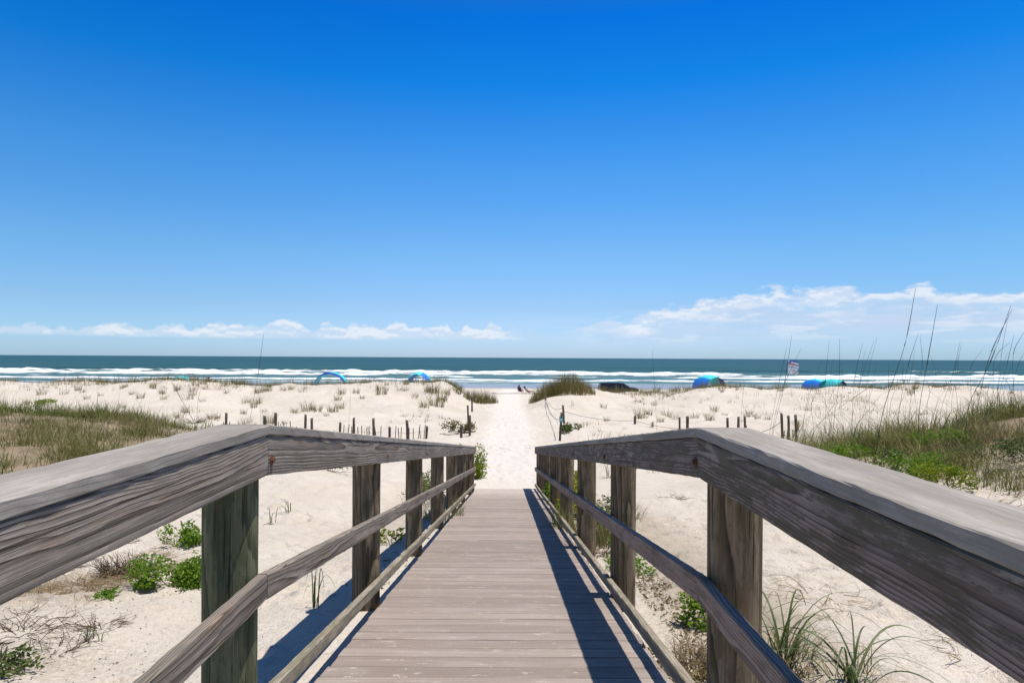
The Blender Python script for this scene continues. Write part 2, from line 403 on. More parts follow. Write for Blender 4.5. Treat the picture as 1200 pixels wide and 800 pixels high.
def board(name, x0, x1, ya, yb, ztop, th, mat, parent=BW, cham=.004, rough=.0012, crown=0.):
    """plank along Y between ya and yb, vertical end cuts; ztop(y) top height, th vertical thickness"""
    L = yb - ya; n = max(2, int(abs(L) / .06))
    w = x1 - x0; c = cham
    prof = [(0, c), (c, 0), (w - c, 0), (w, c), (w, th - c), (w - c, th), (c, th), (0, th - c)]
    # extra points so edges can be worn
    rx, ro = RNG.uniform(0, 40), RNG.uniform(0, 30)
    V = []; G = []
    flat = w > th
    goff = RNG.uniform(-.05, .05); gzo = RNG.uniform(.0, .05)
    bow = RNG.uniform(-.004, .004)
    for i in range(n + 1):
        y = ya + L * i / n
        zt = ztop(y); b = bow * math.sin(math.pi * i / n)
        for (px, pz) in prof:
            jx = rough * (random.random() - .5) * 2; jz = rough * (random.random() - .5) * 2
            V.append((x0 + px + b + jx, y, zt - th + pz + jz))
            a, bb = ((px - w / 2), (pz - th / 2)) if flat else ((pz - th / 2), (px - w / 2))
            G.append((y - ya + rx, a + goff, bb + .015 + gzo))
    V = np.array(V); V[:, 1] -= ya; V[:, 2] -= ztop(ya); V[:, 0] -= x0
    k = len(prof); Fq = []
    for i in range(n):
        for j in range(k):
            Fq.append((i * k + j, i * k + (j + 1) % k, (i + 1) * k + (j + 1) % k, (i + 1) * k + j))
    caps = [tuple(range(k - 1, -1, -1)), tuple(n * k + j for j in range(k))]
    me = np_mesh(name, V, [np.array(Fq)[:, ::-1], np.array(caps)[:, ::-1]], {'gc': ('FLOAT_VECTOR', np.array(G))})
    o = link(name, me, mat, parent)
    o.location = Vector((x0, ya, ztop(ya))) - parent_world(parent)
    return o
def parent_world(p):
    v = Vector((0, 0, 0))
    while p is not None:
        v += p.location; p = p.parent
    return v

# deck: grooved boards, one mesh, each board with its own tone
def deck_mesh():
    V = []; Fq = []; G = []; B = []
    pitch, gapw, th = .146, .0075, .025
    ys = np.arange(YB, YE - .07, pitch)
    xa, xb = -.818, .705
    for y in ys:
        ya, yb = y, y + pitch - gapw
        tone = min(1, max(0, RNG.normal(.55, .30))); dz = RNG.normal(0, .0009)
        jx0, jx1 = RNG.normal(0, .004), RNG.normal(0, .004)
        rx, ry = RNG.uniform(0, 50), RNG.uniform(0, 20)
        # cross section along the walk
        c = .004
        prof = [(0, -th), (0, -c), (c, 0), (yb - ya - c, 0), (yb - ya, -c), (yb - ya, -th)]
        for xi, x in enumerate(np.linspace(xa + jx0, xb + jx1, 7)):
            sag = RNG.normal(0, .0006)
            for (py, pz) in prof:
                yy = ya + py
                V.append((x, yy, line(DECK, yy) + pz + dz + sag)); G.append((x + rx, py + ry, 0)); B.append(tone)
        b0 = len(V) - 42
        for i in range(6):
            for j in range(6):
                a = b0 + i * 6 + j; b = b0 + i * 6 + (j + 1) % 6
                Fq.append((a, b, b + 6, a + 6))
        # ends
        for e in (b0, b0 + 36):
            Fq.append((e, e + 1, e + 4, e + 5)); Fq.append((e + 1, e + 2, e + 3, e + 4))
    V = np.array(V) - np.array(BW.location)[None]
    me = np_mesh('deck', V, [np.array(Fq)], {'gc': ('FLOAT_VECTOR', np.array(G)), 'bid': ('FLOAT', np.array(B))})
    return link('deck', me, M_DECK, BW)
deck_mesh()
for x in (-.78, -.06, .62):
    for a, b in ((YB, YK), (YK, YE - .1)):
        board('joist', x, x + .04, a, b, lambda y: line(DECK - .027, y), .14, W_POST)

POSTS_Y = [-2.2, .1] + [2.4 + 2.3 * k for k in range(7)] + [17.4]
JOINTS = [2.4, 7.0, 11.6, 16.2, 17.56]
M_RUST = mat_plain('rusty_steel', (.16, .07, .035), .75, .5, 60., .4, .3)
M_GALV = mat_plain('galvanised_steel', (.30, .28, .26), .5, .4, 60., .5, .7)

def bolt_mesh(s):
    bm = bmesh.new()
    # washer and hexagon head along +X
    for (r, x0, x1, n) in ((.019, 0, .003, 20), (.0105, .003, .011, 6)):
        a = [bm.verts.new((x0, r * math.cos(6.2832 * k / n), r * math.sin(6.2832 * k / n))) for k in range(n)]
        b = [bm.verts.new((x1, r * math.cos(6.2832 * k / n), r * math.sin(6.2832 * k / n))) for k in range(n)]
        for k in range(n): bm.faces.new((a[k], a[(k + 1) % n], b[(k + 1) % n], b[k]))
        bm.faces.new(b)
    if s < 0: bmesh.ops.scale(bm, vec=(-1, 1, 1), verts=bm.verts)
    bmesh.ops.recalc_face_normals(bm, faces=bm.faces)
    m = bpy.data.meshes.new('bolt'); bm.to_mesh(m); bm.free(); return m
BM = {s: bolt_mesh(s) for s in (1, -1)}
for s in BM: BM[s].materials.append(M_RUST)

def nail_mesh():
    bm = bmesh.new(); bmesh.ops.create_cone(bm, cap_ends=True, segments=12, radius1=.0055, radius2=.0048, depth=.003)
    m = bpy.data.meshes.new('nail_head'); bm.to_mesh(m); bm.free(); m.materials.append(M_RUST); return m
NAIL = nail_mesh()
def rails(side):
    s = 1 if side == 'L' else -1       # direction of the inner face
    face = XL if side == 'L' else XR
    wr = W_RAIL if side == 'L' else W_RAILR
    def span(a, b): return (min(a, b), max(a, b))
    segs = [(YB, YK - .0015)] + [(JOINTS[i] + .0015, JOINTS[i + 1] - .0015) for i in range(4)]
    bolts = []; caps = []
    for (a, b) in segs:
        x = span(face + s * .006, face - s * .172)
        caps.append((board('cap_rail', x[0], x[1], a, b + (.03 if b > 17 else 0), lambda y: line(RAIL, y), .035, W_CAP, cham=.004, rough=.0016), a, b))
        x = span(face, face - s * .038)
        o = board('side_rail', x[0], x[1], a, b, lambda y: line(RAIL - .0375, y), .14, wr)
        bolts.append((o, a, b))
        x = span(face, face - s * .038)
        board('mid_rail', x[0], x[1], a, b, lambda y: line(RAIL - .525, y), .089, wr if side == 'L' else W_MIDR)
        board('kerb_board', x[0], x[1], a, b, lambda y: line(RAIL - .945, y), .062, W_KERB)
    for (o, a, b) in caps:
        for py in POSTS_Y:
            if a < py < b:
                for dx_ in (.05, .12):
                    q = bpy.data.objects.new('nail_head', NAIL); COL.objects.link(q); q.parent = o
                    yy_ = py + random.uniform(-.015, .015)
                    q.location = Vector((face - s * (dx_ + random.uniform(-.008, .008)), yy_, line(RAIL, yy_) + .0012)) - parent_world(o)
    for (o, a, b) in bolts:
        for py in POSTS_Y:
            if a < py + .02 < b - .01:
                for dz in (.05, ) if py < 3 else (.045,):
                    q = bpy.data.objects.new('bolt', BM[s]); COL.objects.link(q); q.parent = o
                    wp = Vector((face + s * .0005, py + .03, line(RAIL - .0375 - .14 + dz, py)))
                    q.location = wp - parent_world(o)
    # round posts
    for i, py in enumerate(POSTS_Y):
        r = .0925 if i == 2 else RNG.uniform(.084, .096)
        cx = face - s * (.0395 + r)
        top = line(RAIL - .040, py + .1)
        bot = hz(cx, py) - .6
        n, m = 28, 40
        ph = RNG.uniform(0, 9)
        V = []; G = []
        for j in range(m + 1):
            z = bot + (top - bot) * j / m
            for k in range(n):
                a = 6.2832 * k / n
                rr = r * (1 + .012 * math.sin(3 * a + ph) + .008 * math.sin(z * 5 + ph))
                V.append((rr * math.cos(a), rr * math.sin(a), z - top))
                G.append((z + ph, rr * math.cos(a) + .02 + .03 * math.sin(ph), rr * math.sin(a) - .06))
        V.append((0, 0, 0)); G.append((top + ph, .02, -.06))
        Fq = [(j * n + k, j * n + (k + 1) % n, (j + 1) * n + (k + 1) % n, (j + 1) * n + k) for j in range(m) for k in range(n)]
        Ft = [(m * n + k, m * n + (k + 1) % n, (m + 1) * n) for k in range(n)]
        me = np_mesh('post', V, [np.array(Fq), np.array(Ft)], {'gc': ('FLOAT_VECTOR', np.array(G))})
        o = link('post', me, W_POSTG if (side == 'L' and i <= 2) else W_POST, BW, smooth=True)
        o.location = Vector((cx, py, top)) - BW.location
        if side == 'L' and i == 2: o['label'] = 'green-tinged round post at the bend of the railing'
rails('L'); rails('R')

# ================================================================== PLANT MESH BUILDERS
def blades(P, Hh, W, lean, az, tint, curve=1., seg=3, facing=None):
    """grass blades: base points P (n,3), heights, widths, lean (horizontal reach / height), azimuth, tint"""
    n = len(P)
    P = np.asarray(P, float); Hh = np.asarray(Hh, float); W = np.asarray(W, float)
    dirv = np.stack([np.cos(az), np.sin(az), 0 * az], -1)
    fa = RNG.uniform(0, 6.2832, n) if facing is None else facing
    sd = np.stack([np.cos(fa), np.sin(fa), 0 * fa], -1)
    V = []; T = []
    for k in range(seg + 1):
        t = k / seg
        c = P + dirv * (Hh * lean * t ** (1 + curve))[:, None] + np.array([0, 0, 1.])[None] * (Hh * (t - .5 * np.clip(lean, 0, 1.6) * .55 * t ** 3))[:, None]
        w = (W * (1 - t ** 1.5) + (.0 if k == seg else .0))[:, None] * .5
        if k == seg: V.append(c); T.append(tint)
        else: V.append(c - sd * w); V.append(c + sd * w); T.append(tint); T.append(tint)
    m = len(V)
    VV = np.stack(V, 1).reshape(-1, 3); TT = np.stack(T, 1).ravel()
    b = np.arange(n) * m
    Fq = []
    for k in range(seg - 1):
        Fq.append(np.stack([b + 2 * k, b + 2 * k + 1, b + 2 * k + 3, b + 2 * k + 2], -1))
    k = seg - 1
    Ft = np.stack([b + 2 * k, b + 2 * k + 1, b + 2 * k + 2], -1)
    return VV, ([np.concatenate(Fq)] if Fq else []) + [Ft], TT

def merge(parts):
    V = []; T = []; F4 = []; F3 = []; o = 0
    for (v, fs, t) in parts:
        V.append(v); T.append(t)
        for f in fs: (F4 if f.shape[1] == 4 else F3).append(f + o)
        o += len(v)
    fs = []
    if F4: fs.append(np.concatenate(F4))
    if F3: fs.append(np.concatenate(F3))
    return np.concatenate(V), fs, np.concatenate(T)
def plant_mesh(name, part):
    v, fs, t = part
    return np_mesh(name, v, fs, {'tint': ('FLOAT', np.clip(t, 0, 1))})

def leaves(P, size, tint, up=.5, asp=.45):
    """small folded leaves: 4 verts, 2 triangles; random direction biased up"""
    n = len(P); P = np.asarray(P, float)
    d = RNG.normal(0, 1, (n, 3)); d[:, 2] = np.abs(d[:, 2]) * up + .1; d /= np.linalg.norm(d, axis=1)[:, None]
    s = np.cross(d, RNG.normal(0, 1, (n, 3))); s /= np.linalg.norm(s, axis=1)[:, None] + 1e-9
    nn = np.cross(d, s); nn *= np.sign(nn[:, 2:3] + 1e-9)
    L = np.asarray(size)[:, None]
    a = P; b = P + d * L * .45 + s * L * asp * .5 + nn * L * .1; c = P + d * L - nn * L * .12; e = P + d * L * .45 - s * L * asp * .5 + nn * L * .1
    V = np.stack([a, b, c, e], 1).reshape(-1, 3)
    q = np.arange(n) * 4
    return V, [np.concatenate([np.stack([q, q + 1, q + 2], -1), np.stack([q, q + 2, q + 3], -1)])], np.repeat(tint, 4)

def tubes(paths, radii, tint, ns=4):
    """thin tapered stems; paths list of (k,3) arrays, radii list of (r0,r1)"""
    V = []; T = []; F4 = []; o = 0
    for p, (r0, r1), tt in zip(paths, radii, tint):
        p = np.asarray(p, float); k = len(p)
        tg = np.gradient(p, axis=0); tg /= np.linalg.norm(tg, axis=1)[:, None] + 1e-9
        ref = np.where(np.abs(tg[:, 2:3]) > .9, np.array([[1., 0, 0]]), np.array([[0, 0, 1.]]))
        a = np.cross(tg, ref); a /= np.linalg.norm(a, axis=1)[:, None] + 1e-9
        b = np.cross(tg, a)
        r = np.linspace(r0, r1, k)
        for i in range(ns):
            an = 6.2832 * i / ns
            V.append(p + (a * math.cos(an) + b * math.sin(an)) * r[:, None])
        T.append(np.full(ns * k, tt))
        for i in range(ns):
            i2 = (i + 1) % ns
            q = np.arange(k - 1)
            F4.append(np.stack([o + i * k + q, o + i2 * k + q, o + i2 * k + q + 1, o + i * k + q + 1], -1))
        o += ns * k
    return np.concatenate(V), [np.concatenate(F4)], np.concatenate(T)

def smooth_path(pts, n):
    pts = [Vector(p) for p in pts]
    if len(pts) == 2: return np.array([pts[0].lerp(pts[1], i / (n - 1)) for i in range(n)])
    out = []
    P = [pts[0] * 2 - pts[1]] + pts + [pts[-1] * 2 - pts[-2]]
    m = len(pts) - 1
    for i in range(n):
        u_ = i / (n - 1) * m; k = min(int(u_), m - 1); t = u_ - k
        a, b, c, d = P[k], P[k + 1], P[k + 2], P[k + 3]
        out.append(.5 * ((2 * b) + (c - a) * t + (2 * a - 5 * b + 4 * c - d) * t * t + (3 * b - a - 3 * c + d) * t ** 3))
    return np.array(out)

def tuft_part(nb, rad, h, lean=.5, w=.008, t0=.0, t1=1., flat=1.):
    a = RNG.uniform(0, 6.2832, nb); r = rad * np.sqrt(RNG.random(nb))
    P = np.stack([r * np.cos(a), r * np.sin(a) * flat, np.full(nb, -.03)], -1)
    return blades(P, h * RNG.uniform(.45, 1.1, nb), w * RNG.uniform(.6, 1.3, nb), lean * RNG.uniform(.15, 1.3, nb), a + RNG.normal(0, .7, nb) , RNG.uniform(t0, t1, nb))

def on_ground(x, y, dz=0.): return Vector((x, y, hz(x, y) + dz))

# ------------------------------------------------------------------ dune grass that nobody could count
def grass_field(name, n, samp, hfun, mat, w, lean, label_t=(0., 1.), clump=13, spread=.13, tall=1.):
    xs, ys = samp(n)
    nb = clump
    X = np.repeat(xs, nb) + RNG.normal(0, spread, len(xs) * nb); Y = np.repeat(ys, nb) + RNG.normal(0, spread, len(xs) * nb)
    base = np.stack([X, Y, H(X, Y) - .03], -1)
    ct = np.repeat(np.clip(fbm(xs * .55, ys * .55, 3, 71) * 1.6 + .5 + RNG.normal(0, .1, len(xs)), 0, 1), nb)
    tint = np.clip(ct * .85 + RNG.uniform(-.25, .45, len(X)), label_t[0], label_t[1])
    az = np.repeat(RNG.uniform(0, 6.2832, len(xs)), nb) + RNG.normal(0, 1.2, len(X))
    hh = hfun(X, Y) * RNG.uniform(.4, 1.15, len(X)) * np.repeat(.50 + 1.35 * RNG.random(len(xs)) ** 2.0, nb) * (1 + tall * (RNG.random(len(X)) < .02))
    part = blades(base, hh, w * RNG.uniform(.6, 1.4, len(X)), lean * RNG.uniform(.1, 1.4, len(X)), az, tint)
    o = link(name, plant_mesh(name, part), mat)
    return tag(o, kind='stuff')

def samp_gauss(cx, cy, sx, sy, thr, box, patch=.0, pscale=.5, seed=80):
    def f(n):
        X = []; Y = []
        while len(X) < n:
            x = RNG.uniform(box[0], box[1], n * 3); y = RNG.uniform(box[2], box[3], n * 3)
            g = gau(x, y, cx, cy, sx, sy) + .85 * fbm(x * pscale, y * pscale, 4, seed)
            k = (g > thr) & (RNG.random(n * 3) < np.clip((g - thr) * 9 + .15, 0, 1) * np.clip(fbm(x * .9, y * .9, 3, seed + 3) * 7 + .75, .04, 1))
            X += list(x[k]); Y += list(y[k])
        return np.array(X[:n]), np.array(Y[:n])
    return f
tag(grass_field('dune_grass', 4700, samp_gauss(-16.2, 17.3, 8.0, 6.0, .28, (-30, -5.5, 7, 26)), lambda x, y: .24 + .30 * vnoise(x * .6, y * .6, 5), L_GRASS, .013, .75),
    'low green and straw grass covering the left dune behind the handrail', 'grass')
tag(grass_field('dune_grass', 7200, samp_gauss(13.4, 14.4, 7.4, 6.0, .26, (3.5, 27, 7, 26), seed=82), lambda x, y: .28 + .38 * vnoise(x * .6, y * .6, 6) + .18 * sstep(12, 16, y), L_GRASS, .012, .95),
    'thick olive and straw grass covering the right dune below the sea oats', 'grass')
def samp_crest(n):
    X = []; Y = []
    while len(X) < n:
        x = RNG.uniform(-75, 75, n * 2); y = 60 + 5 * fbm(x * .05, x * 0, 2, 9) + RNG.normal(.7, 1.9, n * 2)
        k = (np.abs(x + .2) > 4.6) & (fbm(x * .22, y * .2, 3, 90) > -.16 + .10 * (x > 8)) 
        X += list(x[k]); Y += list(y[k])
    return np.array(X[:n]), np.array(Y[:n])
tag(grass_field('dune_grass', 5200, samp_crest, lambda x, y: .42 + .25 * vnoise(x * .4, y * .4, 7), L_OLIVE, .018, .40, clump=7, spread=.18),
    'broken line of olive grass along the crest of the far dune ridge', 'grass')
def samp_face(n):
    X = []; Y = []
    while len(X) < n:
        x = RNG.uniform(-70, 60, n * 4); y = RNG.uniform(27, 57, n * 4)
        pr = np.clip(fbm(x * .16, y * .16, 4, 95) * 2.6 - .14, 0, 1) * (np.abs(x + .2) > 3.2)
        k = RNG.random(n * 4) < pr
        X += list(x[k]); Y += list(y[k])
    return np.array(X[:n]), np.array(Y[:n])
tag(grass_field('dune_seedlings', 1100, samp_face, lambda x, y: .22 + .22 * vnoise(x * .4, y * .4, 7), L_OLIVE, .018, .6, clump=7, spread=.12),
    'sparse dry seedlings dotted over the bare sand between the dunes', 'ground cover')

# ------------------------------------------------------------------ grass tufts and clumps one can count
TM = [plant_mesh('grass_tuft', tuft_part(70, .22, .55, .6, .013, .0, .9)) for _ in range(5)]
for m in TM: m.materials.append(L_OLIVE)
TD = [plant_mesh('dry_grass_tuft', tuft_part(45, .18, .42, .8, .011, .1, 1.)) for _ in range(3)]
for m in TD: m.materials.append(L_DRY)
def put(name, mesh, loc, rz, sc, label, cat, group=None):
    o = bpy.data.objects.new(name, mesh); COL.objects.link(o)
    o.location = loc; o.rotation_euler = (0, 0, rz); o.scale = (sc, sc, sc)
    return tag(o, label, cat, group)
def ground_hit(px, py, y0=8., y1=70.):
    """first point of the terrain that the photo's line of sight meets"""
    ys = np.linspace(y0, y1, 500); xs = (px - X0) * ys / F; zz = CAMZ - (py - hor(px)) * ys / F
    d = H(xs, ys) - zz
    k = np.argmax(d > 0) if (d > 0).any() else len(ys) - 1
    return Vector((xs[k], ys[k], float(H(xs[k:k + 1], ys[k:k + 1])[0])))
# (px, py of base, height in photo px, kind)
TUFTS = [(400, 462, 12, 0), (418, 461, 9, 0), (447, 462, 15, 0), (355, 460, 8, 1), (332, 458, 8, 1), (313, 459, 14, 0), (304, 460, 13, 0), (226, 464, 8, 1),
         (208, 458, 8, 1), (262, 452, 7, 1), (155, 462, 7, 1), (118, 464, 6, 1), (97, 460, 7, 1), (497, 478, 15, 0), (512, 476, 22, 0), (519, 470, 16, 0), (508, 459, 17, 0),
         (523, 462, 12, 0), (536, 461, 14, 0), (487, 466, 9, 1), (345, 484, 10, 0), (359, 481, 15, 0), (372, 482, 13, 0), (390, 483, 14, 0), (399, 479, 11, 0), (316, 496, 18, 0),
         (290, 496, 12, 1), (752, 490, 17, 0), (781, 488, 12, 1), (790, 491, 10, 1), (832, 493, 13, 0), (815, 490, 10, 1), (846, 457, 8, 1), (955, 456, 8, 1), (1068, 460, 9, 0), (915, 458, 9, 0), (770, 459, 10, 0), (792, 456, 8, 0), (888, 490, 7, 1), (875, 489, 8, 1), (900, 492, 9, 1)]
for i, (px, py, hp, k) in enumerate(TUFTS):
    p = ground_hit(px, py)
    sc = hp * p.y / F / (.5 if k == 0 else .36)
    m = (TM if k == 0 else TD)[i % (5 if k == 0 else 3)]
    if k == 0: put('grass_tuft', m, p - Vector((0, 0, .02)), RNG.uniform(0, 6), sc, 'small upright olive grass tuft alone on the bare pale sand of the far dunes', 'grass tuft', 'olive grass tufts on the bare dune sand')
    else: put('dry_grass_tuft', m, p - Vector((0, 0, .02)), RNG.uniform(0, 6), sc, 'short straw-coloured dry grass tuft on the bare pale sand of the far dunes', 'grass tuft', 'dry grass tufts on the bare dune sand')

for i in range(46):
    px = RNG.uniform(2, 540) if i < 30 else RNG.uniform(690, 1190)
    py = RNG.uniform(450, 463)
    p = ground_hit(px, py, 30, 75)
    if abs(p.x + .2) < 3.5: continue
    k = 0 if RNG.random() < .6 else 1
    sc = RNG.uniform(5, 11) * p.y / F / (.5 if k == 0 else .36)
    if k == 0: put('grass_tuft', TM[i % 5], p - Vector((0, 0, .02)), RNG.uniform(0, 6), sc, 'small upright olive grass tuft alone on the bare pale sand of the far dunes', 'grass tuft', 'olive grass tufts on the bare dune sand')
    else: put('dry_grass_tuft', TD[i % 3], p - Vector((0, 0, .02)), RNG.uniform(0, 6), sc, 'short straw-coloured dry grass tuft on the bare pale sand of the far dunes', 'grass tuft', 'dry grass tufts on the bare dune sand')
for i in range(44):
    px = RNG.uniform(5, 430) if i < 32 else RNG.uniform(700, 900)
    py = RNG.uniform(466, 500) if i < 32 else RNG.uniform(474, 496)
    p = ground_hit(px, py, 16, 60)
    k = 0 if RNG.random() < .45 else 1
    sc = RNG.uniform(6, 13) * p.y / F / (.5 if k == 0 else .36)
    if k == 0: put('grass_tuft', TM[i % 5], p - Vector((0, 0, .02)), RNG.uniform(0, 6), sc, 'small upright olive grass tuft alone on the bare pale sand of the far dunes', 'grass tuft', 'olive grass tufts on the bare dune sand')
    else: put('dry_grass_tuft', TD[i % 3], p - Vector((0, 0, .02)), RNG.uniform(0, 6), sc, 'short straw-coloured dry grass tuft on the bare pale sand of the far dunes', 'grass tuft', 'dry grass tufts on the bare dune sand')

def clump(name, px, base, w, top, n, mat, label, t=(0, 1), Y=None, lean=.35, bw=.02, dep=1.2):
    """dense clump: px centre, base pixel row, width px, top pixel row"""
    p = ground_hit(px, base) if Y is None else Vector(((px - X0) * Y / F, Y, hz((px - X0) * Y / F, Y)))
    sc = p.y / F
    rx = w * sc / 2; hh = (base - top) * sc
    a = RNG.uniform(0, 6.2832, n); r = np.sqrt(RNG.random(n))
    X = p.x + rx * r * np.cos(a); Yy = p.y + dep + dep * r * np.sin(a)
    env = np.sqrt(np.clip(1 - (r * np.cos(a)) ** 2, .12, 1)) * (.8 + .4 * vnoise(X * 1.3, Yy * 1.3, 13))
    P = np.stack([X, Yy, H(X, Yy) - .05], -1) - np.array(p)[None]
    ct = np.clip(.5 + 1.3 * fbm(X * 1.1, Yy * 1.1, 2, 17), 0, 1)
    part = blades(P, hh * env * RNG.uniform(.6, 1.08, n), bw * RNG.uniform(.6, 1.3, n), lean * RNG.uniform(.1, 1.3, n), RNG.uniform(0, 6.28, n), np.clip(ct * .7 + RNG.uniform(-.2, .4, n), *t))
    o = link(name, plant_mesh(name, part), mat, loc=p)
    return tag(o, label, 'grass')
clump('grass_clump', 661, 473, 82, 444, 2600, L_OLIVE, 'large dense clump of tall olive grass right of the path opening', Y=54, bw=.022, dep=2.2)
clump('grass_clump', 563, 467, 44, 447, 900, L_OLIVE, 'grass clump sloping down the left side of the path opening', Y=57, bw=.02, dep=1.6)
clump('grass_clump', 538, 449, 30, 438, 350, L_OLIVE, 'thin grass crowning the high sand mound left of the path opening', Y=60.5, bw=.018, dep=1.0)

# ------------------------------------------------------------------ leafy plants
def leafy(name, loc, rx, ry, h, n, size, mat, label, t=(0, 1), twigs=14, cat='plant', lobes=5, asp=.5, up=.8):
    loc = Vector(loc)
    root = empty(name, loc); tag(root, label, cat)
    lobes += 4
    C = np.stack([RNG.uniform(-.75, .75, lobes) * rx, RNG.uniform(-.75, .75, lobes) * ry, RNG.uniform(.12, .62, lobes) * h], -1)
    rs = RNG.uniform(.22, .55, lobes)
    k = RNG.integers(0, lobes, n)
    d = RNG.normal(0, 1, (n, 3)); d /= np.linalg.norm(d, axis=1)[:, None]; d *= (RNG.random(n) ** .45)[:, None]
    P = C[k] + d * np.stack([rs[k] * rx, rs[k] * ry, rs[k] * h * .85], -1)
    gz = H(P[:, 0] + loc.x, P[:, 1] + loc.y) - loc.z
    P[:, 2] = np.maximum(P[:, 2], gz + .01 + .03 * RNG.random(n))
    tint = np.clip(RNG.uniform(t[0], t[1], n) * .6 + .4 * np.clip(vnoise(P[:, 0] * 9, P[:, 1] * 9, 23), 0, 1), 0, 1)
    link('foliage', plant_mesh('foliage', leaves(P, size * RNG.uniform(.6, 1.35, n), tint, up, asp)), mat, root)
    paths = []; rad = []; tt = []
    for i in range(twigs):
        e = P[RNG.integers(0, n)]
        b = np.array([RNG.normal(0, .12) * rx, RNG.normal(0, .12) * ry, -.04])
        m_ = (b + e) / 2 + RNG.normal(0, .03, 3)
        paths.append(smooth_path([b, m_, e], 6)); rad.append((.004, .0015)); tt.append(RNG.random())
    link('stems', plant_mesh('stems', tubes(paths, rad, tt)), M_TWIG, root)
    return root
def gp(px, py, lo=2.6, hi=40): return ground_hit(px, py, lo, hi)
p = gp(216, 686); leafy('beach_shrub', p, .38, .30, .33, 3300, .035, L_BRIGHT, 'bright green leafy plant on the sand just left of the near round post')
p = gp(222, 640); leafy('beach_shrub', p, .24, .20, .30, 900, .042, L_BRIGHT, 'smaller green plant growing right behind the bright leafy one by the near post')
p = gp(127, 703); leafy('beach_shrub', p, .10, .07, .07, 190, .034, L_BRIGHT, 'little flat green plant in front of the brown dead brush', up=.3)
p = gp(14, 792, 2.); leafy('beach_shrub', p, .20, .14, .13, 420, .034, L_MUTED, 'grey green plant at the bottom left corner of the view', up=.4)
p = gp(146, 636); leafy('beach_shrub', p, .24, .16, .14, 260, .04, L_YELLOW, 'pale green plant just under the edge of the left side rail', t=(0, .5))
p = gp(467, 637, 5); leafy('beach_shrub', p + Vector((-.08, 0, 0)), .16, .16, .22, 110, .055, L_YELLOW, 'single yellow green plant in the shadow between two left railing posts', t=(0, .6))
p = Vector((-1.12, 18.7, hz(-1.12, 18.7))); leafy('leafy_bush', p, .46, .6, .92, 2600, .075, L_YELLOW, 'rounded yellow green bush at the end of the left railing', t=(0, .55), cat='bush')
p = Vector((-1.55, 13.2, hz(-1.55, 13.2))); leafy('leafy_bush', p, .45, 1.3, .62, 1300, .06, L_MUTED, 'low grey green bush hugging the outside of the left railing', cat='bush')
p = Vector((1.02, 11.0, hz(1.02, 11.0))); leafy('leafy_bush', p, .28, .9, .80, 1700, .07, L_YELLOW, 'yellow flowering bush behind the far right railing posts', t=(.2, 1.), cat='bush')
p = Vector((1.18, 8.1, hz(1.18, 8.1))); leafy('leafy_bush', p, .26, .55, .60, 1500, .042, L_MUTED, 'loose grey green bush between two right railing posts', cat='bush', lobes=7)
p = Vector((1.08, 6.2, hz(1.08, 6.2))); leafy('beach_shrub', p, .20, .5, .22, 420, .045, L_BRIGHT, 'low green runner beside the foot of the right railing posts', t=(0, .6))
p = Vector((1.05, 14.4, hz(1.05, 14.4))); leafy('leafy_bush', p, .32, 1.6, .75, 2000, .07, L_BRIGHT, 'green bush crowding the far end of the right railing', t=(0, .6), cat='bush')
p = gp(822, 740, 2.); leafy('beach_shrub', p, .12, .12, .26, 260, .045, L_BRIGHT, 'upright green sprig with small leaves left of the near right post', t=(.2, 1.), lobes=6)
p = gp(803, 800, 2.); leafy('beach_shrub', p, .2, .2, .12, 260, .04, L_DRY, 'withered yellow brown plant at the foot of the near right post', t=(0, 1))
p = Vector((2.85, 32., hz(2.85, 32.))); leafy('leafy_bush', p, .55, .5, .62, 900, .11, L_MUTED, 'small rounded green bush beside the post with the teal sign', cat='bush')
p = Vector((-2.35, 31.5, hz(-2.35, 31.5))); leafy('leafy_bush', p, .75, .5, .75, 900, .11, L_OLIVE, 'olive rounded bush around the tall thin stakes left of the path', cat='bush')
# leafy patches on the right dune
for (px, py, w, n, lab, mt) in ((985, 540, .55, 420, 'bright green vine patch at the left edge of the right dune grass', L_BRIGHT),
                                (1047, 548, .35, 420, 'compact dark green plant at the front of the right dune grass', L_MUTED),
                                (1085, 560, .60, 620, 'bright green vine patch spilling out under the right dune grass', L_BRIGHT),
                                (1112, 572, .40, 420, 'bright green vine patch lowest on the front of the right dune', L_YELLOW),
                                (1110, 522, .6, 500, 'fresh green plant high in the grass of the right dune', L_BRIGHT),
                                (1187, 540, .6, 620, 'tall green plant at the right edge of the view on the dune', L_MUTED)):
    p = ground_hit(px, py + 6, 5., 30.); leafy('dune_plant', p + Vector((0, 0, .10)), w * 1.15, w * .8, .42, int(n * 1.5), .06, mt, lab, t=(0, .7), lobes=6)
p = ground_hit(53, 474, 10, 60); leafy('dune_plant', p, .9, .7, .35, 420, .13, L_YELLOW, 'yellow green plant patch on the bare sand far left', t=(0, .5))
p = ground_hit(385, 554, 8, 30); leafy('dune_plant', p + Vector((0, .3, 0)), 1.0, .5, .26, 620, .05, L_MUTED, 'low green plants behind the sand crest under the left rail')

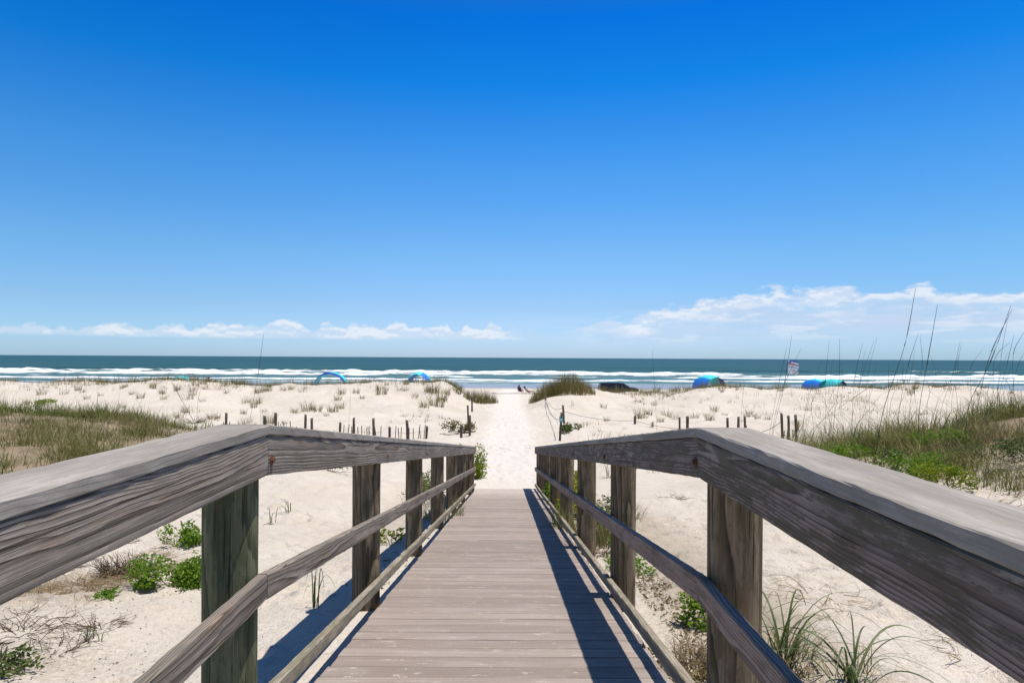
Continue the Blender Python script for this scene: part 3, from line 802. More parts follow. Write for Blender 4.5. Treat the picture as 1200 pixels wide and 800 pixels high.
# ------------------------------------------------------------------ dead brush and twigs
def brush(name, loc, rad, h, n, r0, label, mat=M_TWIG, up=.8, curl=.3):
    loc = Vector(loc); paths = []; rr = []; tt = []
    for i in range(n):
        a = RNG.uniform(0, 6.2832); q = rad * math.sqrt(RNG.random())
        b = np.array([.35 * q * math.cos(a), .35 * q * math.sin(a), 0.])
        b[2] = hz(loc.x + b[0], loc.y + b[1]) - loc.z - .01
        a2 = a + RNG.normal(0, .8); ln = RNG.uniform(.4, 1.)
        e = b + np.array([math.cos(a2) * rad * ln, math.sin(a2) * rad * ln, h * RNG.uniform(.05, 1.) * up])
        e[2] = max(e[2], hz(loc.x + e[0], loc.y + e[1]) - loc.z + .008)
        m1 = b + (e - b) * .35 + RNG.normal(0, curl * rad * .3, 3); m2 = b + (e - b) * .7 + RNG.normal(0, curl * rad * .3, 3)
        for m_ in (m1, m2): m_[2] = max(m_[2], hz(loc.x + m_[0], loc.y + m_[1]) - loc.z + .006)
        paths.append(smooth_path([b, m1, m2, e], 9)); rr.append((r0 * RNG.uniform(.6, 1.2), r0 * .3)); tt.append(RNG.random())
        if RNG.random() < .5:
            k = RNG.integers(3, 7); s_ = paths[-1][k]; e2 = s_ + np.array([RNG.normal(0, .25 * rad), RNG.normal(0, .25 * rad), RNG.uniform(.0, .5) * h])
            paths.append(smooth_path([s_, (s_ + e2) / 2 + RNG.normal(0, .02, 3), e2], 5)); rr.append((r0 * .5, r0 * .2)); tt.append(RNG.random())
    o = link(name, plant_mesh(name, tubes(paths, rr, tt)), mat, loc=loc)
    return tag(o, label, 'dead brush')
brush('dead_brush', gp(143, 676), .22, .26, 260, .0038, 'dark brown tangle of dead brush on the sand below the left rail')
brush('dead_brush', gp(95, 690), .46, .10, 190, .003, 'flat matted straw and twigs spread in front of the dark dead brush', M_STRAW, .5)
brush('dead_brush', gp(180, 655), .35, .14, 60, .0025, 'thin brown twigs between the dark brush and the bright leafy plant', M_STRAW, .6)
brush('dead_brush', gp(72, 762, 2.), .26, .20, 26, .003, 'bare grey branching twigs at the lower left near the corner plant')
brush('dead_brush', gp(25, 745, 2.), .45, .05, 60, .003, 'flat grey mat of fallen twigs at the left edge of the view')
brush('dead_brush', gp(32, 720, 2.), .12, .14, 9, .003, 'small bare forked twig standing left of the dead brush')
brush('dead_brush', gp(228, 495, 8, 40), .9, .55, 60, .007, 'grey leafless shrub behind the bend of the left handrail')
brush('dead_brush', gp(130, 480, 8, 40), 1.1, .3, 60, .007, 'low brown brush on the pale hummock at the far left')
brush('dead_brush', gp(1160, 600, 5, 30), .9, .22, 90, .004, 'dry brown twigs and litter at the front of the right dune', M_STRAW, .6)
brush('dead_brush', gp(1150, 770, 2.), .42, .08, 16, .0028, 'scattered straw stems lying on the sand at the lower right', M_STRAW, .4)
brush('dead_brush', gp(790, 585, 4, 20), .35, .14, 16, .004, 'grey fallen twigs on the sand right of the third railing post')
brush('dead_brush', gp(800, 690, 2.2, 12), .25, .12, 12, .003, 'few dark twigs on the sand just left of the near right post')
brush('dead_brush', gp(525, 590, 8, 20), .5, .5, 30, .005, 'bare thin branches tangled outside the far left railing posts')
brush('dead_brush', gp(60, 668), .40, .14, 120, .0035, 'brown dry scrub right under the edge of the left side rail', M_TWIG, .6)
brush('dead_brush', gp(188, 668), .30, .10, 70, .003, 'tangle of tan runners between the dark brush and the near round post', M_STRAW, .4)
brush('dead_brush', gp(120, 735, 2.), .20, .14, 30, .003, 'sparse brown twigs beside the small looped green blades')
brush('dead_brush', gp(968, 700, 2.), .45, .10, 22, .003, 'thin fallen stems across the sand below the right side rail', M_STRAW, .4)
brush('dead_brush', gp(815, 770, 2.), .16, .16, 60, .003, 'tan dead stems crowded against the left of the near right post', M_STRAW)
brush('dead_brush', gp(700, 650, 4, 12), .35, .25, 60, .003, 'brown stems among the plants between two right railing posts')
def tuft_at(px, py, lo, n, rad, h, mat, label, w=.009, lean=.6, t=(0, 1)):
    p_ = ground_hit(px, py, lo, 45.)
    o_ = link('grass_clump', plant_mesh('grass_clump', tuft_part(n, rad, h, lean, w, *t)), mat, loc=p_)
    return tag(o_, label, 'grass')
tuft_at(712, 640, 3.5, 260, .22, .55, L_GRASS, 'ragged yellow green grass growing between two right railing posts')
tuft_at(670, 625, 5., 200, .25, .50, L_GRASS, 'ragged green grass at the foot of the far right railing posts')
tuft_at(812, 790, 2., 160, .10, .22, L_DRY, 'short dry grass at the foot of the near right post', .006)
tuft_at(925, 775, 2., 150, .14, .26, L_GRASS, 'thin green grass thicket behind the arching blades at the lower right', .006, .9)
tuft_at(1010, 790, 2., 90, .16, .16, L_DRY, 'low straw grass among the arching blades at the bottom right', .005, 1.2)
tuft_at(520, 610, 6., 200, .3, .45, L_GRASS, 'shaded grass behind the far left railing posts')
tuft_at(20, 700, 2., 110, .2, .16, L_DRY, 'low dry grass at the left edge of the view above the grey twigs', .006, 1.)
tuft_at(205, 640, 3., 80, .12, .25, L_GRASS, 'thin green blades left of the smaller green plant behind the post', .006, .8)
tuft_at(590 + 150, 610, 4., 90, .2, .35, L_DRY, 'dry wispy grass right of the second right railing post', .006, .9)
n_ = 1500; X_ = np.concatenate([RNG.normal(1.12, .13, n_), RNG.normal(-1.05, .1, 300)]); Y_ = np.concatenate([RNG.uniform(2.5, 6.5, n_), RNG.uniform(5, 12, 300)])
k_ = (np.abs(X_ - .2) > .78); X_, Y_ = X_[k_], Y_[k_]
tag(link('leaf_litter', plant_mesh('leaf_litter', leaves(np.stack([X_, Y_, H(X_, Y_) + .008], -1), RNG.uniform(.015, .045, len(X_)), RNG.random(len(X_)), .15, .4)), L_DRY), 'tan dead leaves drifted along the foot of the right railing', 'litter', kind='stuff')
# litter: nobody could count it
def litter(n):
    X = []; Y = []
    for (cx, cy, sx, sy_, k) in ((1.25, 3.9, .22, 1.1, .38), (-3.6, 5.3, .9, .7, .22), (-2.9, 3.8, .7, .4, .12), (3.5, 5, 2., 2.2, .14), (-3.5, 9, 1.5, 3., .08), (7.5, 9.5, 2, 1.6, .14)):
        m = int(n * k); X += list(RNG.normal(cx, sx, m)); Y += list(RNG.normal(cy, sy_, m))
    X = np.array(X); Y = np.array(Y); k = ((X < -1.) | (X > .95)) & (Y > 2); X = X[k]; Y = Y[k]
    P = np.stack([X, Y, H(X, Y) + .006], -1)
    return leaves(P, RNG.uniform(.005, .022, len(X)), RNG.random(len(X)), .06, .4)
tag(link('plant_litter', plant_mesh('plant_litter', litter(3400)), M_TWIG), 'small brown bits of dry plant litter scattered over the near sand', 'litter', kind='stuff')

# ------------------------------------------------------------------ arching long-bladed plants
def arching(name, loc, n, reach, h, w, label, mat=L_BLADE, dirs=None):
    loc = Vector(loc); V = []; T = []; Fq = []; o = 0
    for i in range(n):
        a = RNG.uniform(0, 6.2832) if dirs is None else dirs[i % len(dirs)] + RNG.normal(0, .2)
        hh = h * RNG.uniform(.55, 1.1); rr = reach * RNG.uniform(.4, 1.1); k = 14
        t = np.linspace(0, 1, k)
        drop = RNG.uniform(.2, 1.9)
        r = rr * t ** 1.45; z = hh * np.sin(np.clip(t * (1.75 + .55 * drop), 0, math.pi)) * (1.0 - .1 * t)
        bx, by = RNG.normal(0, .03, 2)
        P = np.stack([bx + r * math.cos(a), by + r * math.sin(a), z - .03], -1)
        sd = np.array([-math.sin(a), math.cos(a), .25 * RNG.normal()]); ww = w * RNG.uniform(.6, 1.2) * np.clip(np.minimum(1, 1.25 - t), .04, 1)
        for s_ in (-1, 0, 1):
            Q = P + sd[None] * (s_ * ww * .5)[:, None]; Q[:, 2] -= (0 if s_ else 1) * ww * .22; V.append(Q)
        T.append(np.full(3 * k, RNG.random()))
        q = np.arange(k - 1)
        for j in (0, 1): Fq.append(np.stack([o + j * k + q, o + (j + 1) * k + q, o + (j + 1) * k + q + 1, o + j * k + q + 1], -1))
        o += 3 * k
    me = np_mesh(name, np.concatenate(V), [np.concatenate(Fq)], {'tint': ('FLOAT', np.concatenate(T))})
    return tag(link(name, me, mat, loc=loc, smooth=True), label, 'grass')
arching('arching_grass', gp(915, 790, 2.), 26, .62, .40, .012, 'arching long-bladed green grass on the sand right of the near right post')
arching('arching_grass', gp(1000, 812, 2.), 20, .66, .30, .013, 'second arching grass plant lower down at the bottom right')
arching('arching_grass', gp(935, 800, 2.), 60, .22, .12, .006, 'short dry straw blades around the base of the arching grass', L_DRY)
arching('arching_grass', gp(317, 614, 4., 14), 7, .30, .34, .012, 'few bent green blades on the sand beyond the near left post')
arching('arching_grass', gp(340, 600, 4., 14), 5, .35, .28, .012, 'curled grass blades on the sand right of the bent green blades')
arching('arching_grass', gp(372, 712, 2.6, 9), 8, .16, .34, .010, 'thin grass blades standing by the railing shadow left of the ramp')
arching('arching_grass', gp(477, 600, 5, 14), 6, .25, .36, .012, 'single thin curved blades beside the third left railing post')
arching('arching_grass', gp(112, 752, 2.), 10, .09, .12, .010, 'small looped green blades among the grey twigs at lower left')
arching('arching_grass', gp(935, 505, 8, 40), 60, .7, .62, .016, 'pale arching grass hump at the left end of the right dune', L_GRASS)
arching('arching_grass', gp(765, 500, 8, 45), 16, .4, .3, .02, 'small pale grass hump in front of the right rope', L_DRY)
arching('arching_grass', gp(713, 560, 8, 20), 14, .5, .5, .014, 'wiry dry stems arching above the loose bush on the right', L_DRY)

# ------------------------------------------------------------------ sea oats: tall single stalks
def stalk(pix, Y, r0, label, group, base_drop=True):
    pts = [at(x, y, Y) for (x, y) in pix]
    b = pts[0]; g = hz(b.x, Y)
    if base_drop:
        d = (pts[1] - pts[0]).normalized()
        if b.z > g: pts = [Vector((b.x - d.x * (b.z - g) * .4, Y, g - .05))] + pts
        else: pts[0] = Vector((b.x, Y, g - .05))
    # lean in depth as well
    for i, q in enumerate(pts): q.y += RNG.normal(0, .06) * i
    loc = pts[0].copy(); root = empty('sea_oat', loc); tag(root, label, 'sea oat', group)
    path = smooth_path([q - loc for q in pts], 16)
    link('stalk', plant_mesh('stalk', tubes([path], [(r0, r0 * .35)], [RNG.random()], 5)), M_STALK, root)
    # closed seed head hugging the last third of the stem
    hp = path[10:]; rr_ = [r0 * 1.0, r0 * .3]
    link('seed_head', plant_mesh('seed_head', tubes([hp], [(r0 * 1.25, r0 * .45)], [RNG.random()], 6)), M_STALK, root)
    return root
RS = [([(1032, 480), (1055, 405), (1083, 336)], 12.5, 1.3), ([(1055, 480), (1066, 430), (1074, 390)], 14, .8), ([(1069, 465), (1076, 430), (1079, 392)], 15, .7),
      ([(1079, 478), (1087, 428), (1103, 356)], 13, 1.15), ([(1138, 478), (1150, 425), (1183, 358)], 12, 1.2), ([(1146, 458), (1158, 412), (1180, 362)], 13.5, 1.),
      ([(1139, 465), (1141, 430), (1139, 410)], 16, .6), ([(1163, 465), (1166, 420), (1174, 401)], 15, .8), ([(1175, 465), (1176, 425), (1182, 393)], 14.5, .8),
      ([(1188, 465), (1193, 415), (1198, 388)], 14, .9), ([(1183, 462), (1190, 430), (1196, 413)], 15.5, .7), ([(1020, 485), (1026, 455), (1030, 440)], 16, .7),
      ([(949, 504), (1000, 466), (1040, 442)], 17, 1.), ([(902, 508), (914, 455), (921, 408)], 20, 1.), ([(908, 508), (919, 450), (929, 393)], 19.5, 1.1),
      ([(973, 507), (976, 470), (980, 445)], 18, .8), ([(998, 500), (1006, 445), (1012, 402)], 17, .9), ([(984, 490), (985, 455), (986, 425)], 18, .6),
      ([(942, 498), (947, 465), (950, 450)], 18, .6), ([(1044, 470), (1050, 440), (1062, 418)], 15, .7), ([(1090, 470), (1096, 440), (1101, 410)], 15, .6), ([(1118, 470), (1120, 440), (1126, 415)], 15.5, .6),
      ([(1010, 490), (1020, 450), (1030, 425)], 17, .6), ([(1154, 470), (1160, 440), (1170, 425)], 15, .6)]
for _i in range(22):
    bx = RNG.uniform(905, 1195); hgt_ = RNG.uniform(35, 105); ln_ = RNG.uniform(.05, .30)
    by = 505 - (bx - 905) * .13
    RS.append(([(bx, by), (bx + hgt_ * ln_ * .4, by - hgt_ * .5), (bx + hgt_ * ln_, by - hgt_)], RNG.uniform(14, 19) + (bx < 960) * 2, RNG.uniform(.5, .85)))
RL = {0: 'tallest bent sea oat stalk reaching above the clouds over the right dune', 3: 'tall straight sea oat stalk just right of the tallest bent one', 4: 'tall leaning sea oat stalk near the right edge of the view',
      12: 'sea oat stalk leaning almost flat over the left end of the right dune', 13: 'left of two crossing sea oat stalks beside the flag', 14: 'right and taller of two sea oat stalks beside the flag'}
for i, (px, Y, r) in enumerate(RS):
    stalk(px, Y, .0052 * r, RL.get(i, 'thin dark sea oat stalk rising from the grass of the right dune'), 'sea oats on the right dune' if i not in RL else None)
LS = [([(292, 490), (303, 440), (312, 392)], 24, 1.3, 'tall thin sea oat stalk above the bend of the left handrail'),
      ([(228, 498), (212, 466), (200, 446)], 20, 1.4, 'leaning sea oat stalk rising from the leafless shrub on the left'),
      ([(231, 492), (233, 470), (234, 452)], 22, .7, 'short thin sea oat stalk beside the leaning one on the left'),
      ([(306, 492), (305, 470), (303, 450)], 25, .8, 'short thin stalk just right of the tall left sea oat'),
      ([(408, 505), (411, 480), (411, 452)], 26, .7, 'thin stalk above the middle of the left handrail'),
      ([(770, 505), (769, 465), (765, 410)], 24, 1., 'lone thin sea oat stalk above the right handrail near the bend'),
      ([(869, 492), (870, 475), (872, 452)], 24, .6, 'short faint stalk right of the bend of the right handrail')]
for px, Y, r, lab in LS: stalk(px, Y, .0056 * r, lab, None)

# ================================================================== OLD FENCES
def stake(px, top, Y, r, label, group, tilt=0., name='fence_stake'):
    x = (px - X0) * Y / F; g = hz(x, Y)
    zt = CAMZ - (top - hor(px)) * Y / F
    h = max(.35, zt - g)
    n, m = 10, 8; V = []; G = []
    ph = RNG.uniform(0, 20)
    lx, ly = RNG.normal(0, .03) + tilt, RNG.normal(0, .03)
    for j in range(m + 1):
        z = -.4 + (h + .4) * j / m
        for k in range(n):
            a = 6.2832 * k / n; rr = r * (1 + .08 * math.sin(2 * a + ph) + .05 * math.sin(z * 9 + ph))
            V.append((rr * math.cos(a) + lx * z, rr * math.sin(a) + ly * z, z + (.02 * math.cos(a + ph) if j == m else 0))); G.append((z + ph, rr * math.cos(a) + .03, rr * math.sin(a) - .03))
    V.append((lx * h, ly * h, h)); G.append((h + ph, .03, -.03))
    Fq = [(j * n + k, j * n + (k + 1) % n, (j + 1) * n + (k + 1) % n, (j + 1) * n + k) for j in range(m) for k in range(n)]
    Ft = [(m * n + k, m * n + (k + 1) % n, (m + 1) * n) for k in range(n)]
    me = np_mesh(name, V, [np.array(Fq), np.array(Ft)], {'gc': ('FLOAT_VECTOR', np.array(G))})
    o = link(name, me, W_STAKE, loc=(x, Y, g), smooth=True)
    return tag(o, label, 'fence post', group), Vector((x + lx * h, Y + ly * h, g + h))
GL = 'old fence stakes left of the path'
lab_l = 'short dark weathered stake in the row showing over the left handrail'
for (px, top, Y, r) in ((265, 484, 27, .055), (311, 487, 28, .06), (323.5, 484, 28, .065), (358, 485.5, 28, .05), (366, 490, 28.5, .055), (398.5, 495, 28, .05), (414.5, 489.5, 28.5, .05),
                        (438.5, 490, 28.5, .05), (457, 500, 29, .055), (479, 492, 29, .055), (500, 499.5, 29, .055), (541, 497, 30, .055)):
    stake(px, top, Y, r, lab_l, GL)
stake(549.3, 475, 37, .055, 'tall thin far stake behind the olive bush left of the path', None)
stake(551, 486.5, 30.3, .05, 'stake nearest the path on the left beside the olive bush', None)
stake(553.5, 464, 48, .06, 'small lone stake far up the path below the left grass clump', None)
# remains of slat fencing between the stakes
def slats(px0, px1, Y, n, hpx, label):
    root = empty('slat_fence', on_ground((px0 - X0) * Y / F, Y)); tag(root, label, 'fence')
    xa, xb = (px0 - X0) * Y / F, (px1 - X0) * Y / F
    V = []; Fq = []; G = []; tops = []
    for i in range(n):
        x = xa + (xb - xa) * (i + RNG.uniform(-.3, .3)) / max(1, n - 1); y = Y + RNG.normal(0, .05); g = hz(x, y); hh = hpx * Y / F * RNG.uniform(.5, 1.1) + .25
        w, d = .032, .009; lx = RNG.normal(0, .12); b = len(V)
        for z, (k) in ((-.25, 0), (hh, 1)):
            for (sx, sy_) in ((-1, -1), (1, -1), (1, 1), (-1, 1)):
                V.append((x + sx * w / 2 + lx * max(z, 0), y + sy_ * d / 2, g + z + (.02 * sx if k else 0))); G.append((z + i * 3.1, sx * w / 2 + .02, sy_ * d / 2 + .02))
        Fq += [(b, b + 1, b + 5, b + 4), (b + 1, b + 2, b + 6, b + 5), (b + 2, b + 3, b + 7, b + 6), (b + 3, b, b + 4, b + 7), (b + 4, b + 5, b + 6, b + 7)]
        tops.append(Vector((x + lx * hh * .6, y, g + hh * .55)))
    V = np.array(V) - np.array(root.location)
    link('slats', np_mesh('slats', V, [np.array(Fq)], {'gc': ('FLOAT_VECTOR', np.array(G))}), W_STAKE, root)
    link('wire', plant_mesh('wire', tubes([np.array([t - root.location for t in tops])], [(.004, .004)], [.5], 4)), M_STALK, root)
slats(266.5, 272, 27.2, 3, 14, 'three thin slats of an old sand fence beside the leftmost stake')
slats(326, 347, 28.2, 8, 12, 'row of thin buried fence slats right of the thick left stakes')
slats(403, 430, 28.5, 7, 10, 'gapped fence slats below the fourth and fifth left stakes')
slats(434, 447, 28.5, 4, 9, 'few leaning fence slats around the middle left stake')
slats(463, 497, 29, 9, 9, 'leaning broken fence slats between the last stakes before the bush')
slats(856, 876, 31, 5, 11, 'pale thin fence slats between the right stakes')
slats(916, 934, 27.2, 6, 16, 'pale sand fence slats between the three dark stakes on the right')

GR = 'old fence stakes right of the path'
lab_r = 'short dark weathered stake in the row showing over the right handrail'
tops = {}
for (px, top, Y, r) in ((797, 489, 33, .055), (806, 487.5, 34, .07), (853.5, 489.5, 31, .055), (865.5, 488, 31, .055), (874, 488, 31, .055)):
    stake(px, top, Y, r, lab_r, GR)
_, tC = stake(918, 484, 27, .05, 'leftmost and whitest of three dark stakes before the right dune', None)
stake(925, 487, 27.2, .05, 'middle leaning one of three dark stakes before the right dune', None, -.06)
stake(934, 486, 27.4, .05, 'rightmost of three dark stakes before the right dune', None)
_, t1 = stake(661.5, 474.5, 37.5, .055, 'tall round stake holding the rope just behind the sign post', None)
_, t0 = stake(639.7, 466, 52, .07, 'low stake at the foot of the large grass clump by the path', None)
_, t2 = stake(744.5, 487, 36.5, .06, 'lone leaning stake holding the rope right of the sign post', None, .05)
# sign post
M_TEAL = mat_plain('teal_sign_paint', (.12, .34, .33), .55, .12, 5.)
M_TEALP = mat_plain('pale_sign_field', (.40, .62, .60), .55, .1, 5.)
xs_, Ys = (656.5 - X0) * 28.6 / F, 28.6
SP = empty('sign_post', (xs_, Ys, hz(xs_, Ys))); tag(SP, 'leaning dark post with a small teal sign at the right side of the path', 'sign post')
o, t3 = stake(656.5, 483, 28.6, .05, '', None, .05, name='post')
for k in ('label', 'category'):
    if k in o: del o[k]
o.parent = SP; o.location = (0, 0, 0)
def boxm(name, sx, sy_, sz, bev=.003):
    bm = bmesh.new(); bmesh.ops.create_cube(bm, size=1); bmesh.ops.scale(bm, vec=(sx, sy_, sz), verts=bm.verts)
    if bev: bmesh.ops.bevel(bm, geom=bm.edges[:], offset=bev, segments=2, affect='EDGES')
    m = bpy.data.meshes.new(name); bm.to_mesh(m); bm.free(); return m
hS = t3.z - SP.location.z
sg = link('sign_panel', boxm('sign_panel', .16, .012, .25), M_TEAL, SP); sg.location = (.05 * hS - .01, -.062, hS - .28)
sb = link('pale_band', boxm('pale_band', .13, .004, .09, .001), M_TEALP, sg); sb.location = (0, -.0085, -.02)
# rope
M_ROPE = mat_plain('sun_faded_rope', (.30, .25, .20), .9, .2, 30.)
def rope(pts, sag, r, label):
    P = []
    for a, b in zip(pts[:-1], pts[1:]):
        for i in range(10):
            t = i / 10; q = a.lerp(b, t); q.z -= sag * 4 * t * (1 - t) * (b - a).length; q.z = max(q.z, hz(q.x, q.y) + .02); P.append(q)
    P.append(pts[-1])
    loc = P[0].copy()
    o = link('rope', plant_mesh('rope', tubes([np.array([q - loc for q in P])], [(r, r)], [.6], 6)), M_ROPE, loc=loc, smooth=True)
    tag(o, label, 'rope')
dn = Vector((0, 0, -.16))
rope([t0 + dn, t3 + Vector((0, .05, -.3))], .02, .014, 'rope sagging from the clump stake down to the sign post')
rope([t0 + dn * .5, t1 + dn * .8], .03, .014, 'rope between the low clump stake and the tall round stake')
rope([t1 + dn * 2, t2 + dn * 1.6], .045, .014, 'long rope sagging from the tall round stake to the lone leaning stake')
rope([t2 + dn * 1.6, Vector((8.9, 33, hz(8.9, 33) + .35)), Vector((11.2, 31., hz(11.2, 31.) + .35)), tC + dn * 2], .03, .013, 'rope running through the right row of stakes toward the dune')

# ================================================================== BEACH
C_BLUE = mat_plain('royal_blue_fabric', (.015, .20, .66), .6, .1, 3.)
C_NAVY = mat_plain('deep_blue_fabric_and_shadow', (.010, .055, .30), .6, .1, 3.)  # stripe colour; also paints the shadowed inside of two right-hand arches
C_TEAL = mat_plain('turquoise_fabric', (.07, .62, .62), .6, .1, 3.)
C_AQUA = mat_plain('aqua_fabric', (.12, .60, .80), .6, .1, 3.)
M_POLE = mat_plain('pale_aluminium_pole', (.45, .45, .46), .4, .1, 8., .5, .6)
M_BAG = mat_plain('sand_bag_canvas', (.10, .16, .30), .85, .15, 8.)
def canopy(px0, px1, top, Y, depth, rz, pattern, label, twist=.0, lean=0.):
    """arched fabric sun shade: flexible pole arch, cloth hanging over it, sand bags at the feet"""
    cx = ((px0 + px1) / 2 - X0) * Y / F; w = (px1 - px0) * Y / F; g = hz(cx, Y); zt = CAMZ - (top - hor((px0 + px1) / 2)) * Y / F; h = zt - g
    w = max(.8, w - abs(math.sin(rz)) * depth * .8)
    root = empty('sun_shade', (cx, Y, g), rz); tag(root, label, 'sun shade', 'arched sun shades on the beach')
    nu, nv = 36, 8
    bye = {}
    cols = [C_BLUE, C_TEAL, C_NAVY, C_AQUA]
    V = []; Fq = []; MI = []
    th = .012
    for lay in (0, 1):
        for i in range(nu + 1):
            a = math.pi * i / nu
            for j in range(nv + 1):
                v = j / nv - .5
                hh = h * (1 - .12 * (v * 2) ** 2) - lay * th
                ww = w / 2 * (1 - .05 * (v * 2) ** 2) - lay * th
                x = -math.cos(a) * ww * (1 if True else 0); z = math.sin(a) ** .8 * hh
                y = v * depth * (.80 + .20 * math.sin(a) ** .6) + lean * z + twist * x
                V.append((x, y, z + .02 * math.sin(9 * a) * (abs(v) * 2)))
    k = nv + 1; L1 = (nu + 1) * k
    for i in range(nu):
        for j in range(nv):
            Fq.append((i * k + j, (i + 1) * k + j, (i + 1) * k + j + 1, i * k + j + 1)); MI.append(pattern((i + .5) / nu, (j + .5) / nv))
            Fq.append((L1 + i * k + j, L1 + i * k + j + 1, L1 + (i + 1) * k + j + 1, L1 + (i + 1) * k + j)); MI.append(pattern((i + .5) / nu, (j + .5) / nv))
    for i in range(nu):
        for j in (0, nv): Fq.append((i * k + j, (i + 1) * k + j, L1 + (i + 1) * k + j, L1 + i * k + j)); MI.append(pattern((i + .5) / nu, j / nv))
    me = np_mesh('cloth', V, [np.array(Fq)])
    o = link('cloth', me, cols, root, smooth=True); me.polygons.foreach_set('material_index', MI)
    path = np.array([(-math.cos(math.pi * i / 30) * (w / 2 - .03), lean * math.sin(math.pi * i / 30) ** .8 * h + twist * -math.cos(math.pi * i / 30) * w / 2, math.sin(math.pi * i / 30) ** .8 * (h - .03)) for i in range(31)])
    pm = tubes([path], [(.018, .018)], [.5], 8); link('pole_arch', np_mesh('pole_arch', pm[0], pm[1]), M_POLE, root, smooth=True)
    for s in (-1, 1):
        bm = bmesh.new(); bmesh.ops.create_icosphere(bm, subdivisions=2, radius=.22); bmesh.ops.scale(bm, vec=(1, .8, .6), verts=bm.verts)
        m_ = bpy.data.meshes.new('sand_bag'); bm.to_mesh(m_); bm.free()
        b = link('sand_bag', m_, M_BAG, root, smooth=True); b.location = (s * w / 2, twist * s * w / 2, .08)
    return root
# 0 blue 1 teal 2 navy 3 aqua
canopy(367, 409, 435.5, 92, 1.7, R(-8), lambda u_, v: (2 if v < .42 else 3) if u_ < .5 else (2 if v < .3 else (1 if v < .8 else 3)), 'open arched aqua and blue sun shade left of centre, widest of the left ones', .10)
canopy(474, 509, 435.5, 93, 1.9, R(-18), lambda u_, v: (0 if v > .55 else 1) if u_ < .45 else ((1 if v < .5 else 0) if u_ < .62 else (0 if v < .5 else 1)), 'blue and turquoise arched sun shade just above the high mound left of the path', .0)
canopy(198, 226, 440, 96, 1.3, R(12), lambda u_, v: 3 if u_ < .4 else (1 if v < .5 else 3), 'pale aqua arched sun shade at the far left mostly hidden by the dune', .1)
canopy(811, 851, 439, 90, 3.2, R(22), lambda u_, v: (0 if u_ < .3 else (1 if u_ < .62 else (2 if v < .35 else (1 if u_ < .9 else 3)))), 'royal blue and turquoise arched sun shade right of the path', .0)  # navy patch is the shadow inside the right leg, painted on the cloth
canopy(941, 972, 443.5, 90, 3.0, R(20), lambda u_, v: (0 if u_ < .36 else (1 if v < .6 else 3)), 'left of two touching sun shades, royal blue with a turquoise end', .0)
canopy(962, 991, 443.8, 88.5, 3.0, R(24), lambda u_, v: (1 if u_ < .52 else (2 if (v < .25 and u_ < .8) else (1 if v < .7 else 3))), 'right of two touching sun shades, turquoise with its inside shadow painted dark blue', .0)  # navy patch paints the shadowed interior seen in the opening

# flag pole with two flags
def flag_pole(px, top, Y):
    x = (px - X0) * Y / F; g = hz(x, Y); zt = CAMZ - (top - hor(px)) * Y / F
    root = empty('flag_pole', (x, Y, g)); tag(root, 'slim pole on the beach with two flags above the surf', 'flag pole')
    pm = tubes([np.array([(0, 0, -.3), (0, 0, (zt - g) * .5), (.01, 0, zt - g)])], [(.022, .016)], [.5], 8)
    link('pole', np_mesh('pole', pm[0], pm[1]), M_POLE, root, smooth=True)
    fw, fb, fr, fp = (mat_plain('white_flag_cloth', (.80, .80, .82), .8, .08, 3.), mat_plain('blue_flag_cloth', (.10, .16, .42), .8, .1, 3.), mat_plain('red_flag_cloth', (.55, .20, .25), .8, .1, 3.), mat_plain('sand_flag_cloth', (.60, .48, .40), .8, .15, 4.))
    def flag(name, z0, hh, ww, pat, ph):
        n, m = 18, 14; V = []; Fq = []; MI = []
        for lay in (0, 1):
            for i in range(n + 1):
                for j in range(m + 1):
                    u_, v = i / n, j / m
                    V.append((.02 + ww * u_, .10 * u_ * math.sin(7 * u_ + ph + 2 * v) + lay * .004, z0 - hh * v - .18 * u_ * u_ + .05 * u_ * math.sin(5 * u_ + ph)))
        k = m + 1; L1 = (n + 1) * k
        for i in range(n):
            for j in range(m):
                c = pat((i + .5) / n, (j + .5) / m)
                Fq.append((i * k + j, (i + 1) * k + j, (i + 1) * k + j + 1, i * k + j + 1)); MI.append(c)
                Fq.append((L1 + i * k + j, L1 + i * k + j + 1, L1 + (i + 1) * k + j + 1, L1 + (i + 1) * k + j)); MI.append(c)
        me = np_mesh(name, V, [np.array(Fq)]); o = link(name, me, [fw, fb, fr, fp], root, smooth=True); me.polygons.foreach_set('material_index', MI)
    H_ = zt - g
    flag('flag', H_ - .03, .85, 1.45, lambda u_, v: (0 if u_ < .12 else 1) if v < .32 else ((1 if u_ < .3 else 0) if v < .5 else (2 if v < .78 else 0)), .4)
    flag('flag', H_ - .98, .95, 1.35, lambda u_, v: (0 if u_ < .38 or (v < .25) else (3 if (int(u_ * 7) + int(v * 5)) % 3 else 0)), 1.6)
flag_pole(923.5, 421.5, 92)

